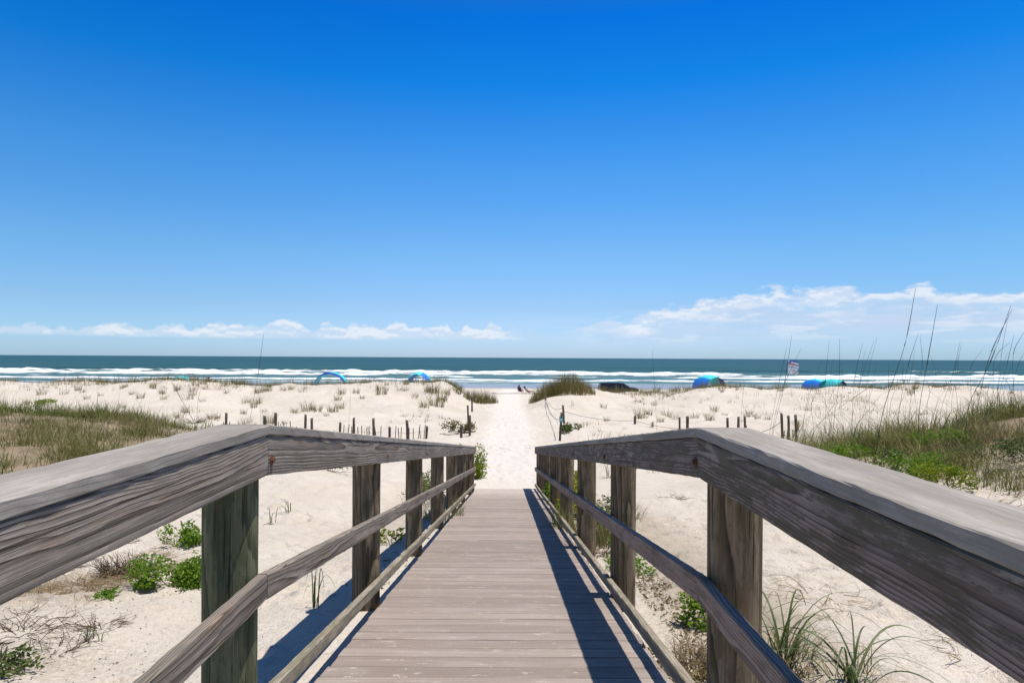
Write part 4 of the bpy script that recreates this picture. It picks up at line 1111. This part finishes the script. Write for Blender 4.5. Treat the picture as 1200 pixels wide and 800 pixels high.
# ---- people
SKIN = mat_plain('sun_tanned_skin', (.42, .24, .16), .6, .08, 6.)
HAIR = mat_plain('dark_brown_hair', (.03, .02, .015), .7, .2, 20.)
HAIRL = mat_plain('light_brown_hair', (.20, .12, .06), .7, .2, 20.)
def skin_mesh(name, joints, edges, sub=1):
    me = bpy.data.meshes.new(name + '_base'); names = list(joints)
    me.from_pydata([joints[n][0] for n in names], [(names.index(a), names.index(b)) for a, b in edges], [])
    ob = bpy.data.objects.new(name + '_tmp', me); COL.objects.link(ob)
    md = ob.modifiers.new('s', 'SKIN'); ob.modifiers.new('u', 'SUBSURF').levels = sub
    ob.modifiers['u'].render_levels = sub
    for i, n in enumerate(names):
        sv = me.skin_vertices[0].data[i]; r = joints[n][1]; sv.radius = r if isinstance(r, tuple) else (r, r); sv.use_root = (i == 0)
    dg = bpy.context.evaluated_depsgraph_get(); dg.update()
    out = bpy.data.meshes.new_from_object(ob.evaluated_get(dg)); out.name = name
    bpy.data.objects.remove(ob); bpy.data.meshes.remove(me)
    out.materials.clear()
    return out
def person(loc, rz, pose, shirt, short, hair, label, shirt_mat, short_mat, long_hair=False):
    """pose: joint -> (x forward, y left, z up)"""
    root = empty('person', loc, rz); tag(root, label, 'person', 'people on the beach')
    P = pose
    rad = dict(pelvis=(.15, .11), waist=(.13, .10), chest=(.165, .115), neckb=.07, neck=.055, jaw=(.072, .085), head=(.085, .10), crown=(.06, .07))
    J = {}
    for n in ('pelvis', 'waist', 'chest', 'neckb', 'neck', 'jaw', 'head', 'crown'): J[n] = (P[n], rad[n])
    E = [('pelvis', 'waist'), ('waist', 'chest'), ('chest', 'neckb'), ('neckb', 'neck'), ('neck', 'jaw'), ('jaw', 'head'), ('head', 'crown')]
    fwd = (Vector(P['head']) - Vector(P['neck'])).normalized(); f = Vector((1, 0, 0)); f = (f - fwd * f.dot(fwd)).normalized()
    hd = Vector(P['jaw']).lerp(Vector(P['head']), .6)
    J['nose'] = (tuple(hd + f * .115), .014); E.append(('jaw', 'nose'))
    for s, y in (('l', 1), ('r', -1)):
        for n, r in (('sh', .06), ('el', .042), ('wr', .030), ('hand', (.035, .02)), ('hip', .09), ('knee', .06), ('ank', .04), ('toe', (.04, .025))):
            J[n + s] = (P[n + s], r)
        E += [('chest', 'sh' + s), ('sh' + s, 'el' + s), ('el' + s, 'wr' + s), ('wr' + s, 'hand' + s), ('pelvis', 'hip' + s), ('hip' + s, 'knee' + s), ('knee' + s, 'ank' + s), ('ank' + s, 'toe' + s)]
        h = Vector(P['hand' + s]); d = (h - Vector(P['wr' + s])).normalized()
        sidev = d.cross(Vector((0, 0, 1))) if abs(d.z) < .9 else Vector((1, 0, 0))
        sidev.normalize()
        for k in range(4):
            J['f%d%s' % (k, s)] = (tuple(h + d * (.085 - .008 * abs(k - 1.3)) + sidev * (.024 * (k - 1.5)) + Vector((0, 0, -.012))), .009); E.append(('hand' + s, 'f%d%s' % (k, s)))
        J['th' + s] = (tuple(Vector(P['wr' + s]).lerp(h, .5) + sidev * -.06 + d * .03), .010); E.append(('hand' + s, 'th' + s))
    link('body', skin_mesh('body', J, E), SKIN, root, smooth=True)
    if shirt:
        Jc = {n: (P[n], tuple(x + .022 for x in rad[n])) for n in ('waist', 'chest')}
        Jc['low'] = (tuple(Vector(P['pelvis']).lerp(Vector(P['waist']), .35)), (.165, .125)); Jc['nk'] = (tuple(Vector(P['chest']).lerp(Vector(P['neckb']), .8)), (.085, .085))
        Ec = [('low', 'waist'), ('waist', 'chest'), ('chest', 'nk')]
        for s in 'lr':
            Jc['sh' + s] = (P['sh' + s], .082); Jc['sl' + s] = (tuple(Vector(P['sh' + s]).lerp(Vector(P['el' + s]), .55)), .068); Ec += [('chest', 'sh' + s), ('sh' + s, 'sl' + s)]
        Jc = {k: Jc[k] for k in ['low', 'waist', 'chest', 'nk', 'shl', 'sll', 'shr', 'slr']}
        link('shirt', skin_mesh('shirt', Jc, Ec), shirt_mat, root, smooth=True)
    Js = {'pelvis': (P['pelvis'], (.168, .13)), 'top': (tuple(Vector(P['pelvis']).lerp(Vector(P['waist']), .45)), (.155, .122))}
    Es = [('pelvis', 'top')]
    for s in 'lr':
        Js['hip' + s] = (P['hip' + s], .108); Js['t' + s] = (tuple(Vector(P['hip' + s]).lerp(Vector(P['knee' + s]), short)), .092); Es += [('pelvis', 'hip' + s), ('hip' + s, 't' + s)]
    link('shorts', skin_mesh('shorts', Js, Es), short_mat, root, smooth=True)
    c = Vector(P['head']); up = fwd
    Jh = {'a': (tuple(c + up * .03 - f * .02), (.098, .105)), 'b': (tuple(c + up * .075 - f * .015), (.075, .08)), 'c': (tuple(c - up * .04 - f * .06), (.07, .08))}
    Eh = [('a', 'b'), ('a', 'c')]
    if long_hair: Jh['d'] = (tuple(c - up * .2 - f * .09), (.05, .07)); Eh.append(('c', 'd'))
    link('hair', skin_mesh('hair', Jh, Eh), hair, root, smooth=True)
    for y in (.032, -.032):
        bm = bmesh.new(); bmesh.ops.create_uvsphere(bm, u_segments=8, v_segments=6, radius=.012); m_ = bpy.data.meshes.new('eye'); bm.to_mesh(m_); bm.free()
        e = link('eye', m_, HAIR, root, smooth=True); e.location = hd + up * .035 + f * .088 + Vector((0, y, 0))
    return root
def pose_stand(stride=.12):
    P = dict(pelvis=(0, 0, .95), waist=(.01, 0, 1.12), chest=(.0, 0, 1.34), neckb=(0, 0, 1.48), neck=(.01, 0, 1.54), jaw=(.03, 0, 1.60), head=(.02, 0, 1.68), crown=(.01, 0, 1.75))
    for s, y, k in (('l', 1, 1), ('r', -1, -1)):
        P['sh' + s] = (0, .19 * y, 1.42); P['el' + s] = (-.06 * k, .25 * y, 1.14); P['wr' + s] = (.08 * k + .05, .26 * y, .90); P['hand' + s] = (.12 * k + .05, .26 * y, .82)
        P['hip' + s] = (0, .095 * y, .88); P['knee' + s] = (stride * .6 * k + .03, .10 * y, .49); P['ank' + s] = (stride * k, .10 * y, .08); P['toe' + s] = (stride * k + .16, .11 * y, .03)
    return P
def pose_sit(back=.45, legx=.5):
    c, s_ = math.sin(back), math.cos(back)
    def up(d, e=0): return (-c * d + e * s_, 0, .30 + s_ * d + e * c)
    P = dict(pelvis=(0, 0, .30), waist=up(.18), chest=up(.40), neckb=up(.54), neck=up(.60), jaw=up(.66, .03), head=up(.74, .02), crown=up(.81, .01))
    for s, y in (('l', 1), ('r', -1)):
        a = up(.48); P['sh' + s] = (a[0], .19 * y, a[2]); P['el' + s] = (a[0] + .08, .27 * y, a[2] - .26); P['wr' + s] = (a[0] + .33, .25 * y, a[2] - .24); P['hand' + s] = (a[0] + .41, .24 * y, a[2] - .25)
        P['hip' + s] = (.06, .095 * y, .27); P['knee' + s] = (.46, .12 * y, .42); P['ank' + s] = (.46 + legx * .55, .12 * y, .09); P['toe' + s] = (.46 + legx * .55 + .15, .13 * y, .07)
    return P
def chair(loc, rz, back, cloth, label):
    root = empty('beach_chair', loc, rz); tag(root, label, 'chair', 'low beach chairs at the path opening')
    c, s_ = math.sin(back), math.cos(back)
    def panel(name, a, b, th, w):
        a = Vector(a); b = Vector(b); d = (b - a); n = Vector((-d.z, 0, d.x)).normalized() * th
        V = []
        k = 8
        for i in range(k + 1):
            q = a.lerp(b, i / k) - n * 1.2 * math.sin(math.pi * i / k)
            for y in (-w, w):
                V += [tuple(q + Vector((0, y, 0))), tuple(q - n + Vector((0, y, 0)))]
        Fq = []
        for i in range(k):
            o_ = i * 4
            Fq += [(o_, o_ + 2, o_ + 6, o_ + 4), (o_ + 1, o_ + 5, o_ + 7, o_ + 3), (o_, o_ + 4, o_ + 5, o_ + 1), (o_ + 2, o_ + 3, o_ + 7, o_ + 6)]
        link(name, np_mesh(name, V, [np.array(Fq)]), cloth, root, smooth=False)
    A = (-.10, 0, .165); B = (.42, 0, .235); T = (-.10 - c * .72, 0, .165 + s_ * .72)
    panel('seat', A, B, .012, .26); panel('backrest', A, T, .012, .26)
    for y in (-.28, .28):
        ps = [np.array([(A[0], y, A[2]), (B[0], y, B[2])]), np.array([(A[0], y, A[2]), (T[0], y, T[2])]), np.array([(B[0] - .05, y, B[2]), (.20, y, .0), (-.25, y, .0), (T[0] * .45 - .06, y, .165 + s_ * .28)])]
        pm = tubes(ps, [(.012, .012)] * 3, [.5] * 3, 6); link('frame', np_mesh('frame', pm[0], pm[1]), M_POLE, root)
        pm = tubes([np.array([(T[0] * .5 - .04, y, .165 + s_ * .36), (.22, y, .42), (.30, y, .215)])], [(.015, .015)], [.5], 6); link('armrest', np_mesh('armrest', pm[0], pm[1]), M_POLE, root)
    for (x, z) in ((T[0], T[2]), (B[0], B[2])):
        pm = tubes([np.array([(x, -.28, z), (x, .28, z)])], [(.012, .012)], [.5], 6); link('crossbar', np_mesh('crossbar', pm[0], pm[1]), M_POLE, root)
D_PLUM = mat_plain('dark_plum_cloth', (.065, .03, .055), .8, .15, 6.)
D_PINK = mat_plain('pale_pink_cloth', (.58, .36, .38), .8, .1, 6.)
D_BROWN = mat_plain('dark_maroon_cloth', (.10, .03, .022), .8, .15, 6.)
D_BLACK = mat_plain('black_cloth', (.02, .02, .025), .8, .15, 6.)
D_RUST = mat_plain('rust_brown_cloth', (.20, .075, .03), .8, .15, 6.)
D_GREY = mat_plain('grey_cloth', (.22, .22, .26), .8, .15, 6.)
def bl(px, Y): x = (px - X0) * Y / F; return Vector((x, Y, hz(x, Y)))
pa = bl(610, 92); chair(pa, R(62), .55, D_PLUM, 'left of two low beach chairs, plum fabric, holding a person in pink')
person(pa + Vector((0, 0, -.08)), R(62), pose_sit(.5), True, .55, HAIR, 'person in a pale pink top sitting in the left beach chair', D_PINK, D_PLUM, True)
pb = bl(619.5, 86); chair(pb, R(12), .75, D_BROWN, 'right of two low beach chairs, dark maroon, tipped further back')
person(pb + Vector((0, 0, -.08)), R(12), pose_sit(.72, .7), False, .4, HAIR, 'bare-chested person reclining in the right maroon beach chair', D_BROWN, D_BROWN)
pc = bl(244.5, 88); person(pc, R(80), pose_stand(.1), True, .7, HAIR, 'person in dark clothes standing upright on the beach beyond the left dune', D_BLACK, D_BLACK)
pd = bl(231.5, 86); person(pd, R(110), pose_sit(.1, .3) if False else pose_stand(.16), True, .6, HAIRL, 'person in rust brown clothes on the beach left of the one in black', D_RUST, D_RUST, True)
# sea wrack line on the beach
n = 900; X = RNG.uniform(-2.2, 4, n); Y = 84 + .5 * np.sin(X) + RNG.normal(0, .18, n)
tag(link('sea_wrack', plant_mesh('sea_wrack', leaves(np.stack([X, Y, H(X, Y) + .01], -1), RNG.uniform(.05, .16, n), RNG.random(n), .12, .5)), M_TWIG), 'dark line of dried seaweed across the sand at the end of the path', 'seaweed', kind='stuff')

# ---- dark vehicle behind the dune
CARP = mat_plain('dark_charcoal_car_paint', (.018, .018, .022), .35, .15, 2., .5)
GLASS = mat_plain('dark_tinted_glass', (.012, .014, .018), .12, .05, 2., .6)
TYRE = mat_plain('black_tyre_rubber', (.018, .018, .018), .85, .15, 20.)
RIM = mat_plain('grey_alloy_rim', (.25, .25, .26), .4, .1, 10., .5, .7)
LAMP = mat_plain('clear_lamp_glass', (.55, .55, .52), .2, .1, 4.)
TAIL = mat_plain('red_lamp_glass', (.30, .015, .012), .3, .1, 4.)
def extrude_profile(prof, hw_fn, bev=.04):
    bm = bmesh.new()
    a = [bm.verts.new((x, -hw_fn(x, z), z)) for x, z in prof]; b = [bm.verts.new((x, hw_fn(x, z), z)) for x, z in prof]
    n = len(prof)
    for k in range(n): bm.faces.new((a[k], a[(k + 1) % n], b[(k + 1) % n], b[k]))
    bm.faces.new(a[::-1]); bm.faces.new(b)
    bmesh.ops.recalc_face_normals(bm, faces=bm.faces)
    bmesh.ops.bevel(bm, geom=[e for e in bm.edges], offset=bev, segments=2, affect='EDGES', clamp_overlap=True)
    m = bpy.data.meshes.new('body'); bm.to_mesh(m); bm.free(); return m
def vehicle(px0, Y, top):
    x = (px0 - X0) * Y / F; g = hz(x + 1.8, Y)
    root = empty('parked_car', (x + 1.9, Y, g)); tag(root, 'dark boxy vehicle parked beyond the dune right of the large grass clump', 'car')
    zt = CAMZ - (top - hor(px0 + 15)) * Y / F; hh = zt - g; k = hh / 1.75
    hw = lambda x_, z: .93 - .20 * max(0, (z / k - .95)) / .8
    prof = [(-1.95, .35), (-1.98, .95), (-1.92, 1.55), (-1.80, 1.72), (-1.2, 1.75), (.55, 1.74), (.80, 1.69), (1.72, 1.10), (2.55, 1.0), (2.72, .82), (2.72, .38)]
    b = link('body', extrude_profile([(u_, z * k) for u_, z in prof], hw, .05), CARP, root, smooth=False)
    def pane(name, quad, th=.006):
        Q = [Vector(q) for q in quad]; nrm = (Q[1] - Q[0]).cross(Q[2] - Q[0]).normalized()
        V = [tuple(q + nrm * th) for q in Q] + [tuple(q - nrm * .01) for q in Q]
        link(name, np_mesh(name, V, [np.array([(0, 1, 2, 3), (7, 6, 5, 4), (0, 4, 5, 1), (1, 5, 6, 2), (2, 6, 7, 3), (3, 7, 4, 0)])]), GLASS, root)
    for s in (-1, 1):
        for (xa, xb, xc, xd) in ((-1.75, -.95, -.95, -1.70), (-.88, .02, .02, -.88), (.09, 1.45, .72, .09)):
            z0, z1 = 1.12 * k, 1.60 * k
            q = [(xa, s * (hw(0, z0) + .004), z0), (xb, s * (hw(0, z0) + .004), z0), (xc, s * (hw(0, z1) + .004), z1), (xd, s * (hw(0, z1) + .004), z1)]
            pane('window', q if s < 0 else q[::-1])
        lm = link('headlight', boxm('headlight', .06, .32, .13 * k, .02), LAMP, root); lm.location = (2.71, s * .66, .78 * k)
        lm = link('tail_light', boxm('tail_light', .06, .14, .4 * k, .02), TAIL, root); lm.location = (-1.96, s * .80, 1.05 * k)
        for wx in (-1.25, 1.85):
            w = empty('wheel', (wx, s * .80, .36)); w.parent = root
            bm = bmesh.new(); bmesh.ops.create_cone(bm, cap_ends=True, segments=28, radius1=.37, radius2=.37, depth=.25); bmesh.ops.bevel(bm, geom=bm.edges[:], offset=.04, segments=2, affect='EDGES'); bmesh.ops.rotate(bm, cent=(0, 0, 0), matrix=Matrix.Rotation(math.pi / 2, 3, 'X'), verts=bm.verts)
            m_ = bpy.data.meshes.new('tyre'); bm.to_mesh(m_); bm.free(); link('tyre', m_, TYRE, w, smooth=False)
            bm = bmesh.new(); bmesh.ops.create_cone(bm, cap_ends=True, segments=20, radius1=.23, radius2=.23, depth=.26); bmesh.ops.bevel(bm, geom=bm.edges[:], offset=.02, segments=1, affect='EDGES'); bmesh.ops.rotate(bm, cent=(0, 0, 0), matrix=Matrix.Rotation(math.pi / 2, 3, 'X'), verts=bm.verts)
            m_ = bpy.data.meshes.new('rim'); bm.to_mesh(m_); bm.free(); link('rim', m_, RIM, w, smooth=False)
    q = [(.88, -.70, 1.66 * k), (1.66, -.78, 1.15 * k), (1.66, .78, 1.15 * k), (.88, .70, 1.66 * k)]; pane('windscreen', q, .02)
    q = [(-1.96, -.75, 1.1 * k), (-1.90, -.68, 1.58 * k), (-1.90, .68, 1.58 * k), (-1.96, .75, 1.1 * k)]; pane('rear_window', q[::-1], .02)
    return root
vehicle(703, 84, 448)

# ================================================================== SKY, SUN, CAMERA
EL, ROT = R(74.7), R(86)
W = NT('World', world=True); S.world = W.m
sky = W.n('ShaderNodeTexSky', sky_type='NISHITA', sun_disc=False, sun_elevation=EL, sun_rotation=ROT, altitude=0., air_density=1.0, dust_density=.35, ozone_density=1.0)
tc = W.n('ShaderNodeTexCoord').outputs['Generated']
dx, dy, dz = W.xyz(tc)[:3]
az = W.math('ARCTAN2', dx, dy)
el = W.math('ARCSINE', dz)
grade = W.n('ShaderNodeValToRGB', {0: dz})          # hand grade by height: red held back, overhead sky dimmed to cut fill
cr = grade.color_ramp
stops = [(0.0, (.62, .88, 1.50)), (.02, (.62, .87, 1.46)), (.0736, (.58, .80, 1.20)), (.147, (.50, .85, 1.21)), (.264, (.265, .81, 1.33)), (.371, (.035, .67, 1.38)), (.445, (.012, .55, 1.36)), (.60, (.20, .36, .62))]
while len(cr.elements) < len(stops): cr.elements.new(.5)
for e_, (p_, c_) in zip(cr.elements, stops): e_.position = p_; e_.color = (*c_, 1)
skyc = W.mix(1.0, sky.outputs[0], grade.outputs[0], 'MULTIPLY')
pol = W.ramp(W.math('ABSOLUTE', az), .05, .65, 1., .91)    # darker band of the polarised sky to either side
skyc = W.mix(1.0, skyc, W.comb(W.math('MULTIPLY', pol, pol), pol, pol), 'MULTIPLY')
# clouds by direction: small cumulus low on the left, a long hazy bank with bright heads to the right
def cn(up, sc=1., seed=3.7, det=7, kx=15., kz=36.):
    return W.noise(W.comb(W.math('MULTIPLY', az, kx), W.math('MULTIPLY', W.math('ADD', el, up), kz), seed), sc, det, .56)
n1 = cn(0.); n2 = cn(.005)
big = cn(0., .42, 9.2, 3)
bandn = W.noise(W.comb(W.math('MULTIPLY', az, 3.1), 0., 1.3), 1., 2)
# left: a broken row of small heads on one flat base
hump = W.noise(W.comb(W.math('MULTIPLY', az, 20.), 0., 5.1), 1., 3, .55)
topL = W.math('ADD', .0245, W.math('MULTIPLY', W.ramp(hump, .28, .62, .42, 1.05), W.ramp(az, -.62, -.28, .014, .027)))
envL = W.math('MULTIPLY', W.ramp(el, .022, .030), W.ramp(W.math('ADD', el, W.math('MULTIPLY', W.math('SUBTRACT', cn(0., 2.2), .5), .020)), topL, W.math('SUBTRACT', topL, .005)))
envL = W.math('MULTIPLY', envL, W.math('MULTIPLY', W.ramp(az, .05, -.04), W.ramp(cn(0., .5, 55., 3, 22., 20.), .12, .36)))
# right: body of the bank
topR = W.math('ADD', W.math('ADD', .046, W.ramp(az, .04, .34, 0., .046)), W.math('MULTIPLY', W.math('SUBTRACT', cn(0., .8, 9.2, 3, 9., 4.), .5), .06))
elr = W.math('ADD', el, W.math('MULTIPLY', W.math('SUBTRACT', cn(0., 1., 3.7, 7, 19., 44.), .5), .056))
inR = W.math('MULTIPLY', W.ramp(elr, topR, W.math('SUBTRACT', topR, .010)), W.ramp(az, .06, .18))
body = W.math('MULTIPLY', inR, W.ramp(el, .006, .050))
holes = W.ramp(cn(0., .8, 21., 5, 11., 60.), .36, .56, .45, 1.)
body = W.math('MULTIPLY', body, holes)
lump = W.ramp(W.math('SUBTRACT', n1, n2), -.03, .03)
head = W.math('MULTIPLY', inR, W.math('MULTIPLY', W.ramp(elr, W.math('SUBTRACT', topR, .034), W.math('SUBTRACT', topR, .006)), W.math('MULTIPLY_ADD', lump, .65, .35)))
head2 = W.math('MULTIPLY', W.math('MULTIPLY', body, W.ramp(cn(0., 1.1, 33., 6, 12., 60.), .52, .64)), .6)
wisp = W.noise(W.comb(W.math('MULTIPLY', az, 5.), W.math('MULTIPLY', el, 70.), 8.1), 1., 5, .6)
wf = W.math('MULTIPLY', W.math('MULTIPLY', W.ramp(wisp, .42, .72), W.ramp(az, -.12, .12)), W.math('MULTIPLY', W.ramp(el, .012, .035), W.ramp(el, .085, .05)))
lit_ = W.ramp(W.math('SUBTRACT', n1, n2), -.03, .045)
mixc = W.mix(W.math('MULTIPLY', wf, .40), skyc, (4.8, 5.8, 7.2))
mixc = W.mix(W.math('MULTIPLY', body, .75), mixc, (4.6, 5.45, 6.9))
mixc = W.mix(W.math('MULTIPLY', W.math('MAXIMUM', head, head2), .78), mixc, (6.9, 7.2, 7.65))
mixc = W.mix(W.math('MULTIPLY', envL, .74), mixc, W.mix(lit_, (5.0, 5.9, 7.1), (6.9, 7.1, 7.5)))
bg = W.n('ShaderNodeBackground', {'Color': mixc, 'Strength': .1})
W.n('ShaderNodeOutputWorld', {'Surface': bg.outputs[0]})

sun = bpy.data.lights.new('sun', 'SUN'); sun.energy = 4.2; sun.angle = R(.55); sun.color = (1., .95, .885)
so = bpy.data.objects.new('sun', sun); COL.objects.link(so)
sv = Vector((math.sin(ROT) * math.cos(EL), math.cos(ROT) * math.cos(EL), math.sin(EL)))
so.rotation_euler = (-sv).to_track_quat('-Z', 'Y').to_euler(); so.location = (30, 10, 60)

cam = bpy.data.cameras.new('camera'); cam.lens = 24.0; cam.sensor_width = 36.0; cam.sensor_fit = 'HORIZONTAL'
cam.shift_x = 3 / 1200; cam.shift_y = 19 / 1200; cam.clip_start = .05; cam.clip_end = 120000
co = bpy.data.objects.new('camera', cam); COL.objects.link(co)
co.location = (0, 0, CAMZ); co.rotation_mode = 'XYZ'
co.rotation_euler = (Matrix.Rotation(R(90), 3, 'X') @ Matrix.Rotation(R(.315), 3, 'Z')).to_euler()
S.camera = co
S.view_settings.view_transform = 'Standard'; S.view_settings.look = 'None'; S.view_settings.exposure = 0.35; S.view_settings.gamma = 1.0
try: S.view_settings.use_curve_mapping = False
except Exception: pass
S.cycles.max_bounces = 8; S.cycles.transparent_max_bounces = 6
